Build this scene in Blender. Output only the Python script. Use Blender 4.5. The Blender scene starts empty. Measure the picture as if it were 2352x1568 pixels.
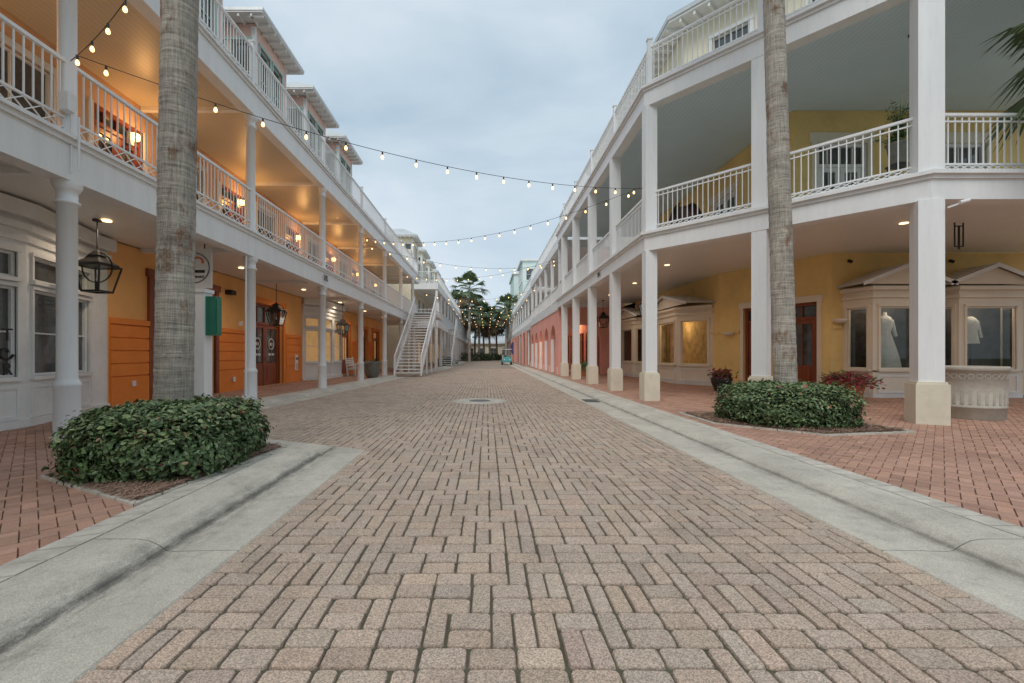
import bpy, math, random
import numpy as np
from mathutils import Vector, Matrix, noise
random.seed(7); rng=np.random.default_rng(7)
scene=bpy.context.scene
COL=scene.collection
# ---------------------------------------------------------------- materials
MATS={}
def nd(nt,t,**kw):
    n=nt.nodes.new(t)
    for k,v in kw.items():
        if k in n.inputs: n.inputs[k].default_value=v
        else: setattr(n,k,v)
    return n
def mat(name,col,rough=0.6,var=0.12,scale=1.5,bump=0.0,bscale=60,metal=0,emit=None,estr=0,spec=0.5,stain=0.0,streak=False):
    m=bpy.data.materials.new(name); m.use_nodes=True; nt=m.node_tree; p=nt.nodes['Principled BSDF']
    L=nt.links.new
    p.inputs['Roughness'].default_value=rough; p.inputs['Metallic'].default_value=metal
    p.inputs['Specular IOR Level'].default_value=spec
    geo=nd(nt,'ShaderNodeNewGeometry')
    mp=nd(nt,'ShaderNodeMapping'); L(geo.outputs['Position'],mp.inputs['Vector'])
    if streak: mp.inputs['Scale'].default_value=(3,3,.35)
    n=nd(nt,'ShaderNodeTexNoise',Scale=scale,Detail=5.0,Roughness=.6); L(mp.outputs[0],n.inputs['Vector'])
    mx=nd(nt,'ShaderNodeMapRange'); L(n.outputs['Fac'],mx.inputs['Value'])
    mx.inputs['From Min'].default_value=.3; mx.inputs['From Max'].default_value=.7
    mx.inputs['To Min'].default_value=1-var; mx.inputs['To Max'].default_value=1+var*.4
    sc=nd(nt,'ShaderNodeVectorMath',operation='SCALE'); sc.inputs[0].default_value=col[:3]
    L(mx.outputs[0],sc.inputs['Scale']); out=sc.outputs[0]
    if stain>0:
        n2=nd(nt,'ShaderNodeTexNoise',Scale=scale*5,Detail=8.0,Roughness=.75); L(mp.outputs[0],n2.inputs['Vector'])
        m2=nd(nt,'ShaderNodeMapRange'); L(n2.outputs['Fac'],m2.inputs['Value'])
        m2.inputs['From Min'].default_value=.5; m2.inputs['From Max'].default_value=.75
        m2.inputs['To Min'].default_value=1; m2.inputs['To Max'].default_value=1-stain
        s2=nd(nt,'ShaderNodeVectorMath',operation='SCALE'); L(out,s2.inputs[0]); L(m2.outputs[0],s2.inputs['Scale']); out=s2.outputs[0]
    L(out,p.inputs['Base Color'])
    if bump>0:
        nb=nd(nt,'ShaderNodeTexNoise',Scale=bscale,Detail=4.0); L(geo.outputs['Position'],nb.inputs['Vector'])
        bp=nd(nt,'ShaderNodeBump',Strength=bump,Distance=.01); L(nb.outputs['Fac'],bp.inputs['Height']); L(bp.outputs[0],p.inputs['Normal'])
    if emit: 
        p.inputs['Emission Color'].default_value=(*emit,1); p.inputs['Emission Strength'].default_value=estr
        m.cycles.emission_sampling='NONE'
    MATS[name]=m; return m
def scale_base(m,fac_socket):
    nt=m.node_tree; p=nt.nodes['Principled BSDF']; src=p.inputs['Base Color'].links[0].from_socket
    s=nd(nt,'ShaderNodeVectorMath',operation='SCALE'); nt.links.new(src,s.inputs[0]); nt.links.new(fac_socket,s.inputs['Scale']); nt.links.new(s.outputs[0],p.inputs['Base Color'])
def attr_mat(name,rough,speck=0.0,sscale=200,bump=.0,spec=.4,stain=0.,trans=0):
    m=bpy.data.materials.new(name); m.use_nodes=True; nt=m.node_tree; p=nt.nodes['Principled BSDF']; L=nt.links.new
    p.inputs['Roughness'].default_value=rough; p.inputs['Specular IOR Level'].default_value=spec
    a=nd(nt,'ShaderNodeAttribute',attribute_name='Col'); out=a.outputs['Color']
    geo=nd(nt,'ShaderNodeNewGeometry')
    if speck>0:
        v=nd(nt,'ShaderNodeTexVoronoi',Scale=sscale); L(geo.outputs['Position'],v.inputs['Vector'])
        sx=nd(nt,'ShaderNodeSeparateColor'); L(v.outputs['Color'],sx.inputs[0])
        mr=nd(nt,'ShaderNodeMapRange'); L(sx.outputs[0],mr.inputs['Value'])
        mr.inputs['To Min'].default_value=1-speck; mr.inputs['To Max'].default_value=1+speck
        s=nd(nt,'ShaderNodeVectorMath',operation='SCALE'); L(out,s.inputs[0]); L(mr.outputs[0],s.inputs['Scale']); out=s.outputs[0]
        if bump>0:
            bp=nd(nt,'ShaderNodeBump',Strength=bump,Distance=.004); L(sx.outputs[0],bp.inputs['Height']); L(bp.outputs[0],p.inputs['Normal'])
    if stain>0:
        for sc_,lo,hi,amt in ((.9,.5,.72,stain),(5.,.58,.75,stain*.8)):
            n=nd(nt,'ShaderNodeTexNoise',Scale=sc_,Detail=7.0,Roughness=.65); L(geo.outputs['Position'],n.inputs['Vector'])
            mr=nd(nt,'ShaderNodeMapRange'); L(n.outputs['Fac'],mr.inputs['Value'])
            mr.inputs['From Min'].default_value=lo; mr.inputs['From Max'].default_value=hi
            mr.inputs['To Min'].default_value=1; mr.inputs['To Max'].default_value=1-amt
            s=nd(nt,'ShaderNodeVectorMath',operation='SCALE'); L(out,s.inputs[0]); L(mr.outputs[0],s.inputs['Scale']); out=s.outputs[0]
    L(out,p.inputs['Base Color'])
    MATS[name]=m; return m
mat('white_paint',(.85,.85,.84),.45,.07,1.2,stain=.09,streak=True)
mat('white_trim',(.82,.82,.80),.5,.1,2,stain=.10)
mat('cream_stucco',(.76,.69,.55),.9,.1,1.5,bump=.3,bscale=90,stain=.14)
mat('deck_floor',(.72,.70,.64),.8,.1,1.5)
mat('orange_light',(.93,.50,.18),.85,.12,.8,bump=.35,bscale=80,stain=.06)
mat('orange_dark',(.88,.27,.05),.85,.12,.9,bump=.35,bscale=80,stain=.08)
mat('yellow_stucco',(.91,.66,.27),.85,.14,.8,bump=.35,bscale=80,stain=.10)
mat('peach_wall',(.82,.50,.28),.85,.1,.8,bump=.2)
mat('pink_stucco',(.88,.42,.34),.85,.1,.8,bump=.3,stain=.06)
mat('pink_pale',(.84,.58,.50),.85,.1,.8,bump=.2)
mat('cream_wall',(.82,.76,.58),.85,.08,.8,bump=.2)
mat('mint_wall',(.68,.80,.76),.85,.08,.3,bump=.2)
mat('teal_trim',(.40,.56,.53),.6,.08,.3)
mat('salmon_far',(.82,.60,.50),.85,.08,.3)
mat('trim_cream',(.84,.75,.62),.6,.06,2)
mat('wood_door',(.27,.07,.03),.35,.35,6,streak=True)
mat('dark_metal',(.02,.02,.02),.4,.2,10)
mat('roof_metal',(.60,.62,.61),.4,.15,1.5,metal=.3,stain=.1)
mat('bark_black_pot',(.02,.02,.022),.3,.2,4)
mat('terracotta',(.50,.17,.09),.7,.2,5,bump=.2)
mat('grey_pot',(.20,.20,.17),.6,.3,5,stain=.2)
mat('bin_concrete',(.50,.46,.39),.9,.18,4,bump=.5,bscale=150,stain=.25)
mat('wicker',(.09,.045,.03),.6,.4,40,bump=.8,bscale=90)
mat('green_box',(.03,.20,.13),.4,.1,4)
mat('joint_sand',(.11,.10,.065),.95,.4,8,stain=.3)
mat('joint_red',(.25,.155,.11),.95,.3,8,stain=.2)
mat('mulch',(.22,.13,.09),.95,.5,25,bump=1,bscale=90,stain=.3)
mat('iron',(.14,.135,.125),.6,.3,20,bump=.5,bscale=60)
mat('teal_paint',(.08,.36,.38),.3,.05,3)
mat('blue_cloth',(.06,.065,.20),.8,.1,3)
mat('rubber',(.02,.02,.02),.8,.1,3)
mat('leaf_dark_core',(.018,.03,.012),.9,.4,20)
mat('asphalt_far',(.36,.285,.225),.9,.2,1,stain=.15)
mat('ground',(.10,.12,.06),.95,.3,.4)
mat('brick_far',(.42,.25,.18),.9,.2,2,stain=.15)
mat('black_letter',(.015,.015,.015),.5,.0,1)
mat('orange_mark',(.75,.16,.04),.5,.0,1)
mat('decal_white',(.8,.8,.8),.6,.0,1)
mat('dress_white',(.80,.78,.73),.8,.12,12)
mat('interior_dark',(.075,.07,.065),.8,.7,2.5)
mat('interior_warm',(.60,.42,.22),.8,.5,3)
mat('bulb_glow',(1,.8,.5),.4,0,1,emit=(1,.56,.22),estr=3.4)
mat('lamp_glow',(1,.85,.6),.4,0,1,emit=(1,.72,.40),estr=2.4)
mat('sconce_glow',(1,.8,.5),.4,0,1,emit=(1,.50,.14),estr=7)
mat('frond_green',(.12,.17,.07),.6,.5,3)
mat('frond_brown',(.24,.16,.09),.8,.4,3)
mat('far_leaf',(.07,.10,.045),.8,.5,1.5)
def board(name,col,spacing=.12,axis=0,rough=.35):
    m=mat(name,col,rough,.05,1.0); nt=m.node_tree; L=nt.links.new
    geo=nd(nt,'ShaderNodeNewGeometry'); sx=nd(nt,'ShaderNodeSeparateXYZ'); L(geo.outputs['Position'],sx.inputs[0])
    d=nd(nt,'ShaderNodeMath',operation='DIVIDE'); L(sx.outputs[axis],d.inputs[0]); d.inputs[1].default_value=spacing
    f=nd(nt,'ShaderNodeMath',operation='FRACT'); L(d.outputs[0],f.inputs[0])
    g=nd(nt,'ShaderNodeMath',operation='GREATER_THAN'); L(f.outputs[0],g.inputs[0]); g.inputs[1].default_value=.08
    mr=nd(nt,'ShaderNodeMapRange'); L(g.outputs[0],mr.inputs['Value']); mr.inputs['To Min'].default_value=.72; mr.inputs['To Max'].default_value=1
    scale_base(m,mr.outputs[0]); return m
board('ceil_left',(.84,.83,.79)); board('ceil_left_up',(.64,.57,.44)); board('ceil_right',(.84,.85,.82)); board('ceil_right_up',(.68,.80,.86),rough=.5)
m=mat('concrete',(.60,.55,.465),.9,.22,1.3,bump=.6,bscale=130,stain=.32)
nt=m.node_tree; L=nt.links.new
geo=nd(nt,'ShaderNodeNewGeometry'); sx=nd(nt,'ShaderNodeSeparateXYZ'); L(geo.outputs['Position'],sx.inputs[0])
d=nd(nt,'ShaderNodeMath',operation='DIVIDE'); L(sx.outputs[1],d.inputs[0]); d.inputs[1].default_value=3.1
f=nd(nt,'ShaderNodeMath',operation='FRACT'); L(d.outputs[0],f.inputs[0])
g=nd(nt,'ShaderNodeMath',operation='GREATER_THAN'); L(f.outputs[0],g.inputs[0]); g.inputs[1].default_value=.003
mr=nd(nt,'ShaderNodeMapRange'); L(g.outputs[0],mr.inputs['Value']); mr.inputs['To Min'].default_value=.4; scale_base(m,mr.outputs[0])
v=nd(nt,'ShaderNodeTexVoronoi',Scale=170.); L(geo.outputs['Position'],v.inputs['Vector']); sc_=nd(nt,'ShaderNodeSeparateColor'); L(v.outputs['Color'],sc_.inputs[0])
mr=nd(nt,'ShaderNodeMapRange'); L(sc_.outputs[0],mr.inputs['Value']); mr.inputs['To Min'].default_value=.80; mr.inputs['To Max'].default_value=1.15; scale_base(m,mr.outputs[0])
# silt caught in the gutter
mpg=nd(nt,'ShaderNodeMapping'); L(geo.outputs['Position'],mpg.inputs[0]); mpg.inputs['Scale'].default_value=(2.2,.6,1)
ng=nd(nt,'ShaderNodeTexNoise',Scale=6.0,Detail=10.,Roughness=.78); L(mpg.outputs[0],ng.inputs['Vector'])
for xc,wd,am,lo,hi in ((-2.17,.22,.50,.40,.60),(-2.20,.045,.65,.2,.5),(3.17,.12,.35,.42,.62),(3.20,.025,.50,.2,.5)):
    a1=nd(nt,'ShaderNodeMath',operation='SUBTRACT'); L(sx.outputs[0],a1.inputs[0]); a1.inputs[1].default_value=xc
    a2=nd(nt,'ShaderNodeMath',operation='ABSOLUTE'); L(a1.outputs[0],a2.inputs[0])
    a3=nd(nt,'ShaderNodeMapRange'); L(a2.outputs[0],a3.inputs['Value']); a3.inputs['From Max'].default_value=wd; a3.inputs['To Min'].default_value=1; a3.inputs['To Max'].default_value=0
    a4=nd(nt,'ShaderNodeMapRange'); L(ng.outputs['Fac'],a4.inputs['Value']); a4.inputs['From Min'].default_value=lo; a4.inputs['From Max'].default_value=hi
    a5=nd(nt,'ShaderNodeMath',operation='MULTIPLY'); L(a3.outputs[0],a5.inputs[0]); L(a4.outputs[0],a5.inputs[1])
    a6=nd(nt,'ShaderNodeMath',operation='MULTIPLY_ADD'); L(a5.outputs[0],a6.inputs[0]); a6.inputs[1].default_value=-am; a6.inputs[2].default_value=1.0
    scale_base(m,a6.outputs[0])
mat('border_brick',(.60,.55,.47),.9,.3,5,bump=.4,bscale=120,stain=.25)
attr_mat('paver_street',.85,.40,170,.6,.3,.24)
attr_mat('paver_red',.85,.18,260,.35,.3,.26)
attr_mat('leaf',.38,0,1,0,.5)
attr_mat('straw',.9)
def glassmat(name,tr,ior=1.5):
    m=bpy.data.materials.new(name); m.use_nodes=True; nt=m.node_tree; L=nt.links.new
    for n in list(nt.nodes): nt.nodes.remove(n)
    o=nd(nt,'ShaderNodeOutputMaterial'); t=nd(nt,'ShaderNodeBsdfTransparent'); t.inputs[0].default_value=tr
    g=nd(nt,'ShaderNodeBsdfGlossy',Roughness=.02); g.inputs[0].default_value=(.9,.95,.95,1)
    f=nd(nt,'ShaderNodeFresnel',IOR=ior); mx=nd(nt,'ShaderNodeMixShader')
    L(f.outputs[0],mx.inputs[0]); L(t.outputs[0],mx.inputs[1]); L(g.outputs[0],mx.inputs[2]); L(mx.outputs[0],o.inputs[0]); MATS[name]=m
glassmat('shop_glass',(.88,.92,.90,1)); glassmat('lantern_glass',(.86,.88,.86,1),1.2)
mat('dark_glass',(.09,.10,.10),.04,.6,2.5,spec=.8)
mat('warm_glass',(.30,.20,.10),.05,.6,3,spec=.8,emit=(1,.55,.2),estr=.28)
m=mat('palm_bark',(.52,.47,.40),.95,.25,2.0,bump=.6,bscale=70,stain=.3)
nt=m.node_tree; L=nt.links.new; p=nt.nodes['Principled BSDF']
geo=nd(nt,'ShaderNodeNewGeometry'); mp=nd(nt,'ShaderNodeMapping'); L(geo.outputs['Position'],mp.inputs[0]); mp.inputs['Scale'].default_value=(1,1,14)
w=nd(nt,'ShaderNodeTexNoise',Scale=2.0,Detail=6.,Roughness=.7); L(mp.outputs[0],w.inputs['Vector'])
mp2=nd(nt,'ShaderNodeMapping'); L(geo.outputs['Position'],mp2.inputs[0]); mp2.inputs['Scale'].default_value=(26,26,1.6)
w2=nd(nt,'ShaderNodeTexNoise',Scale=2.0,Detail=6.,Roughness=.7); L(mp2.outputs[0],w2.inputs['Vector'])
ad=nd(nt,'ShaderNodeMath',operation='ADD'); L(w.outputs['Fac'],ad.inputs[0]); L(w2.outputs['Fac'],ad.inputs[1])
bp=nd(nt,'ShaderNodeBump',Strength=1.,Distance=.03); L(ad.outputs[0],bp.inputs['Height']); L(bp.outputs[0],p.inputs['Normal'])
mr=nd(nt,'ShaderNodeMapRange'); L(ad.outputs[0],mr.inputs['Value']); mr.inputs['From Min'].default_value=.75; mr.inputs['From Max'].default_value=1.2
mr.inputs['To Min'].default_value=.50; mr.inputs['To Max'].default_value=1.28
scale_base(m,mr.outputs[0]); src=p.inputs['Base Color'].links[0].from_socket
mp3=nd(nt,'ShaderNodeMapping'); L(geo.outputs['Position'],mp3.inputs[0]); mp3.inputs['Scale'].default_value=(1.4,1.4,.9)
w3=nd(nt,'ShaderNodeTexNoise',Scale=1.7,Detail=8.,Roughness=.68); L(mp3.outputs[0],w3.inputs['Vector'])
r3=nd(nt,'ShaderNodeMapRange'); L(w3.outputs['Fac'],r3.inputs['Value']); r3.inputs['From Min'].default_value=.54; r3.inputs['From Max'].default_value=.62
mc=nd(nt,'ShaderNodeMix',data_type='RGBA'); L(r3.outputs[0],mc.inputs[0]); L(src,mc.inputs[6])
s4=nd(nt,'ShaderNodeVectorMath',operation='MULTIPLY'); L(src,s4.inputs[0]); s4.inputs[1].default_value=(.60,.43,.33); L(s4.outputs[0],mc.inputs[7])
L(mc.outputs[2],p.inputs['Base Color'])
# ---------------------------------------------------------------- builder
def empty(name,parent=None,loc=(0,0,0)):
    e=bpy.data.objects.new(name,None); COL.objects.link(e); e.location=loc; e.empty_display_size=.2
    if parent: e.parent=parent
    return e
class B:
    def __init__(s): s.v=[];s.f=[];s.m=[];s.names=[];s.sm=[]
    def mi(s,n):
        if n not in s.names: s.names.append(n)
        return s.names.index(n)
    def add(s,vs,fs,m,sm=False):
        o=len(s.v); s.v+= [tuple(v) for v in vs]; k=s.mi(m)
        for f in fs: s.f.append(tuple(i+o for i in f)); s.m.append(k); s.sm.append(sm)
    def quad(s,a,b,c,d,m): s.add([a,b,c,d],[(0,1,2,3)],m)
    def hexa(s,v,m): s.add(v,[(0,3,2,1),(4,5,6,7),(0,1,5,4),(1,2,6,5),(2,3,7,6),(3,0,4,7)],m)
    def box(s,x0,x1,y0,y1,z0,z1,m):
        s.hexa([(x0,y0,z0),(x1,y0,z0),(x1,y1,z0),(x0,y1,z0),(x0,y0,z1),(x1,y0,z1),(x1,y1,z1),(x0,y1,z1)],m)
    def rbox(s,cx,cy,w,d,z0,z1,a,m):
        c,si=math.cos(a),math.sin(a); P=[]
        for z in (z0,z1):
            for x,y in ((-w/2,-d/2),(w/2,-d/2),(w/2,d/2),(-w/2,d/2)): P.append((cx+x*c-y*si,cy+x*si+y*c,z))
        s.hexa(P,m)
    def cyl(s,p0,p1,r0,r1,n,m,cap=True,sm=True):
        p0=Vector(p0);p1=Vector(p1);d=(p1-p0)
        if d.length<1e-6: return
        d.normalize(); a=d.orthogonal().normalized(); b=d.cross(a); vs=[]
        for p,r in((p0,r0),(p1,r1)):
            for i in range(n):
                t=2*math.pi*i/n; vs.append(p+a*r*math.cos(t)+b*r*math.sin(t))
        fs=[(i,(i+1)%n,n+(i+1)%n,n+i) for i in range(n)]
        s.add(vs,fs,m,sm)
        if cap: s.add(vs,[tuple(range(n))[::-1],tuple(range(n,2*n))],m)
    def bar(s,p0,p1,w,m):
        s.cyl(p0,p1,w*.7071,w*.7071,4,m,True,False)
    def rev(s,prof,c,n,m,sx=1,sy=1,sm=True,cap=True):
        vs=[]
        for r,z in prof:
            for i in range(n):
                t=2*math.pi*(i+.5)/n; vs.append((c[0]+r*sx*math.cos(t),c[1]+r*sy*math.sin(t),c[2]+z))
        fs=[]
        for k in range(len(prof)-1):
            for i in range(n): fs.append((k*n+i,k*n+(i+1)%n,(k+1)*n+(i+1)%n,(k+1)*n+i))
        s.add(vs,fs,m,sm)
        if cap: s.add(vs[-n:],[tuple(range(n))],m); s.add(vs[:n],[tuple(range(n))[::-1]],m)
    def prism(s,poly,z0,z1,m):
        n=len(poly); vs=[(x,y,z0) for x,y in poly]+[(x,y,z1) for x,y in poly]
        fs=[tuple(range(n))[::-1],tuple(range(n,2*n))]+[(i,(i+1)%n,n+(i+1)%n,n+i) for i in range(n)]
        s.add(vs,fs,m)
    def ribbon(s,pts,o0,o1,z0,z1,m):
        A=offs(pts,o0);C=offs(pts,o1);n=len(pts);vs=[]
        for i in range(n):
            a,c=A[i],C[i]; vs+=[(a[0],a[1],z0),(c[0],c[1],z0),(c[0],c[1],z1),(a[0],a[1],z1)]
        fs=[]
        for i in range(n-1):
            for k in range(4): fs.append((i*4+k,i*4+(k+1)%4,(i+1)*4+(k+1)%4,(i+1)*4+k))
        fs+=[(0,1,2,3),tuple((n-1)*4+k for k in (3,2,1,0))]
        s.add(vs,fs,m)
    def done(s,name,parent=None):
        me=bpy.data.meshes.new(name); me.from_pydata(s.v,[],s.f)
        for n in s.names: me.materials.append(MATS[n])
        me.polygons.foreach_set('material_index',s.m); me.polygons.foreach_set('use_smooth',s.sm)
        me.update(); o=bpy.data.objects.new(name,me); COL.objects.link(o)
        if parent: o.parent=parent
        return o
def offs(pts,d):
    out=[];n=len(pts)
    for i in range(n):
        ns=[]
        if i>0: ns.append(Vector((pts[i][0]-pts[i-1][0],pts[i][1]-pts[i-1][1])).normalized())
        if i<n-1: ns.append(Vector((pts[i+1][0]-pts[i][0],pts[i+1][1]-pts[i][1])).normalized())
        nr=[Vector((t.y,-t.x)) for t in ns]
        if len(nr)==1: o=nr[0]*d
        else:
            mm=(nr[0]+nr[1]); mm.normalize(); o=mm*(d/max(.3,mm.dot(nr[0])))
        out.append((pts[i][0]+o.x,pts[i][1]+o.y))
    return out
class Fr:
    def __init__(s,o,u): s.o=Vector(o); s.u=Vector(u).normalized(); s.n=Vector((s.u.y,-s.u.x))
    def p(s,u,d,z): q=s.o+s.u*u+s.n*d; return (q.x,q.y,z)
    def box(s,b,u0,u1,d0,d1,z0,z1,m):
        b.hexa([s.p(u0,d1,z0),s.p(u1,d1,z0),s.p(u1,d0,z0),s.p(u0,d0,z0),s.p(u0,d1,z1),s.p(u1,d1,z1),s.p(u1,d0,z1),s.p(u0,d0,z1)],m)
    def bar(s,b,a,c,w,m): b.bar(s.p(*a),s.p(*c),w,m)
def wall(b,fr,u0,u1,z0,z1,ops,m,rev=.18):
    us=sorted({u0,u1}|{x for o in ops for x in o[:2] if u0<x<u1}); zs=sorted({z0,z1}|{x for o in ops for x in o[2:4] if z0<x<z1})
    for i in range(len(us)-1):
        for j in range(len(zs)-1):
            cu=(us[i]+us[i+1])/2;cz=(zs[j]+zs[j+1])/2
            if any(o[0]<cu<o[1] and o[2]<cz<o[3] for o in ops): continue
            b.quad(fr.p(us[i],0,zs[j]),fr.p(us[i+1],0,zs[j]),fr.p(us[i+1],0,zs[j+1]),fr.p(us[i],0,zs[j+1]),m)
    for a,c,d,e in [o[:4] for o in ops]:
        b.quad(fr.p(a,0,d),fr.p(a,0,e),fr.p(a,-rev,e),fr.p(a,-rev,d),m); b.quad(fr.p(c,0,d),fr.p(c,-rev,d),fr.p(c,-rev,e),fr.p(c,0,e),m)
        b.quad(fr.p(a,0,e),fr.p(c,0,e),fr.p(c,-rev,e),fr.p(a,-rev,e),m); b.quad(fr.p(a,0,d),fr.p(a,-rev,d),fr.p(c,-rev,d),fr.p(c,0,d),m)
def window(b,fr,u0,u1,z0,z1,nx=1,nz=1,trim='white_trim',pane='dark_glass',tw=.09,rec=.1,sill=True,bar=.03):
    b.quad(fr.p(u0,-rec,z0),fr.p(u1,-rec,z0),fr.p(u1,-rec,z1),fr.p(u0,-rec,z1),pane)
    if tw>0:
        fr.box(b,u0-tw,u0,-.02,.035,z0-tw*.0,z1,trim); fr.box(b,u1,u1+tw,-.02,.035,z0,z1,trim)
        fr.box(b,u0-tw*1.2,u1+tw*1.2,-.02,.05,z1,z1+tw*1.2,trim)
        if sill: fr.box(b,u0-tw*1.3,u1+tw*1.3,-.02,.08,z0-.07,z0,trim)
    s=.045
    fr.box(b,u0,u0+s,-rec,-rec+.05,z0,z1,trim); fr.box(b,u1-s,u1,-rec,-rec+.05,z0,z1,trim)
    fr.box(b,u0+s,u1-s,-rec,-rec+.048,z0,z0+s,trim); fr.box(b,u0+s,u1-s,-rec,-rec+.048,z1-s,z1,trim)
    for i in range(1,nx): c=u0+(u1-u0)*i/nx; fr.box(b,c-bar/2,c+bar/2,-rec,-rec+.04,z0+s,z1-s,trim)
    for j in range(1,nz): c=z0+(z1-z0)*j/nz; fr.box(b,u0+s,u1-s,-rec,-rec+.036,c-bar/2,c+bar/2,trim)
def door(b,fr,u0,u1,z0,z1,zt,leaves=2,m='wood_door',pane='dark_glass',rec=.14,bot=.9):
    s=.1
    fr.box(b,u0,u0+s,-rec,-rec+.1,z0,z1,m); fr.box(b,u1-s,u1,-rec,-rec+.1,z0,z1,m)
    fr.box(b,u0+s,u1-s,-rec,-rec+.098,z1-s,z1,m)
    if zt<z1-.2:
        fr.box(b,u0+s,u1-s,-rec,-rec+.098,zt,zt+.09,m)
        b.quad(fr.p(u0,-rec+.01,zt),fr.p(u1,-rec+.01,zt),fr.p(u1,-rec+.01,z1),fr.p(u0,-rec+.01,z1),pane)
        for i in range(1,2*leaves): c=u0+(u1-u0)*i/(2*leaves); fr.box(b,c-.02,c+.02,-rec,-rec+.06,zt+.09,z1-s,m)
    W=(u1-u0-2*s)/leaves
    for k in range(leaves):
        a=u0+s+k*W+.006; c=a+W-.012; t=.13
        fr.box(b,a,a+t,-rec+.01,-rec+.06,z0,zt,m); fr.box(b,c-t,c,-rec+.01,-rec+.06,z0,zt,m)
        fr.box(b,a+t,c-t,-rec+.01,-rec+.058,zt-t,zt,m); fr.box(b,a+t,c-t,-rec+.01,-rec+.04,z0,z0+bot,m)
        fr.box(b,a+t+.06,c-t-.06,-rec+.04,-rec+.055,z0+.18,z0+bot-.12,m)
        b.quad(fr.p(a+t,-rec+.02,z0+bot),fr.p(c-t,-rec+.02,z0+bot),fr.p(c-t,-rec+.02,zt-t),fr.p(a+t,-rec+.02,zt-t),pane)
        fr.box(b,(a+c)/2-.012,(a+c)/2+.012,-rec+.02,-rec+.05,z0+bot,zt-t,m)
    cc=u0+s+W*(1 if leaves>1 else .1); b.cyl(fr.p(cc-.06,-rec+.1,z0+1.0),fr.p(cc-.06,-rec+.1,z0+1.15),.012,.012,6,'dark_metal')
def railing(b,pts,z,h=1.08,xh=.24,sp=.125,m='white_paint',double=False,posts=()):
    b.ribbon(pts,-.03,.03,z+h-.05,z+h,m)
    b.ribbon(pts,-.018,.018,z+xh,z+xh+.03,m); b.ribbon(pts,-.02,.02,z+.06,z+.09,m)
    if double: b.ribbon(pts,-.015,.015,z+h-.16,z+h-.135,m)
    for i in range(len(pts)-1):
        p0=Vector(pts[i]);p1=Vector(pts[i+1]);Ln=(p1-p0).length; fr=Fr(p0,p1-p0); n=max(1,int(Ln/sp)); st=Ln/n
        for k in range(n+1):
            u=k*st; fr.box(b,u-.009,u+.009,-.009,.009,z+xh+.03,z+h-.05,m)
        n2=max(1,int(Ln/(xh*.9))); st=Ln/n2
        for k in range(n2):
            fr.bar(b,(k*st,.004,z+.09),((k+1)*st,.004,z+xh),.014,m); fr.bar(b,((k+1)*st,-.004,z+.09),(k*st,-.004,z+xh),.014,m)
def lantern(x,y,zc,rod=.9,s=1.0,lit=False):
    e=empty('hanging_lantern'); b=B(); D='dark_metal'
    b.cyl((x,y,zc),(x,y,zc-.03),.08*s,.08*s,12,D); b.cyl((x,y,zc-.03),(x,y,zc-rod),.012,.012,6,D)
    top=zc-rod; R=.30*s; cz=top-.02-R
    for k in range(24):
        a0=2*math.pi*k/24;a1=2*math.pi*(k+1)/24
        b.bar((x+R*math.cos(a0),y,cz+R*math.sin(a0)),(x+R*math.cos(a1),y,cz+R*math.sin(a1)),.02,D)
    zt=cz+.02; zb=cz-.48*s; wt=.27*s; wb=.17*s
    T=[(x+sx*wt,y+sy*wt,zt) for sx,sy in((-1,-1),(1,-1),(1,1),(-1,1))]; Q=[(x+sx*wb,y+sy*wb,zb) for sx,sy in((-1,-1),(1,-1),(1,1),(-1,1))]
    for i in range(4):
        b.bar(T[i],Q[i],.024,D); b.bar(T[i],T[(i+1)%4],.030,D); b.bar(Q[i],Q[(i+1)%4],.034,D)
        b.quad(T[i],T[(i+1)%4],Q[(i+1)%4],Q[i],'lantern_glass')
    b.rev([(.36*s,0),(.34*s,.05),(.16*s,.16*s),(.13*s,.2*s),(.15*s,.21*s),(.06*s,.3*s),(.01,.33*s)],(x,y,zt),4,D,sm=False)
    b.cyl((x,y,zb),(x,y,zb+.2*s),.03,.02,8,D); 
    b.rev([(.01,0),(.025,.03),(.012,.09)],(x,y,zb+.2*s),8,'bulb_glow' if lit else 'decal_white')
    b.done('lantern_frame',e)
def plight(loc,P,col=(1,.6,.28),r=.08,typ='POINT',name='lamp_light',par=None):
    l=bpy.data.lights.new(name,typ); l.energy=P; l.color=col; l.shadow_soft_size=r
    if typ=='SPOT': l.spot_size=math.radians(160); l.spot_blend=.8
    o=bpy.data.objects.new(name,l); COL.objects.link(o); o.location=loc
    if par: o.parent=par
    return o
def text(s,loc,rot,size,m,par,name='lettering'):
    c=bpy.data.curves.new(name,'FONT'); c.body=s; c.size=size; c.extrude=.006; c.align_x='CENTER'; c.align_y='CENTER'
    c.materials.append(MATS[m]); o=bpy.data.objects.new(name,c); COL.objects.link(o); o.location=loc; o.rotation_euler=rot; o.parent=par; return o
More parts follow.
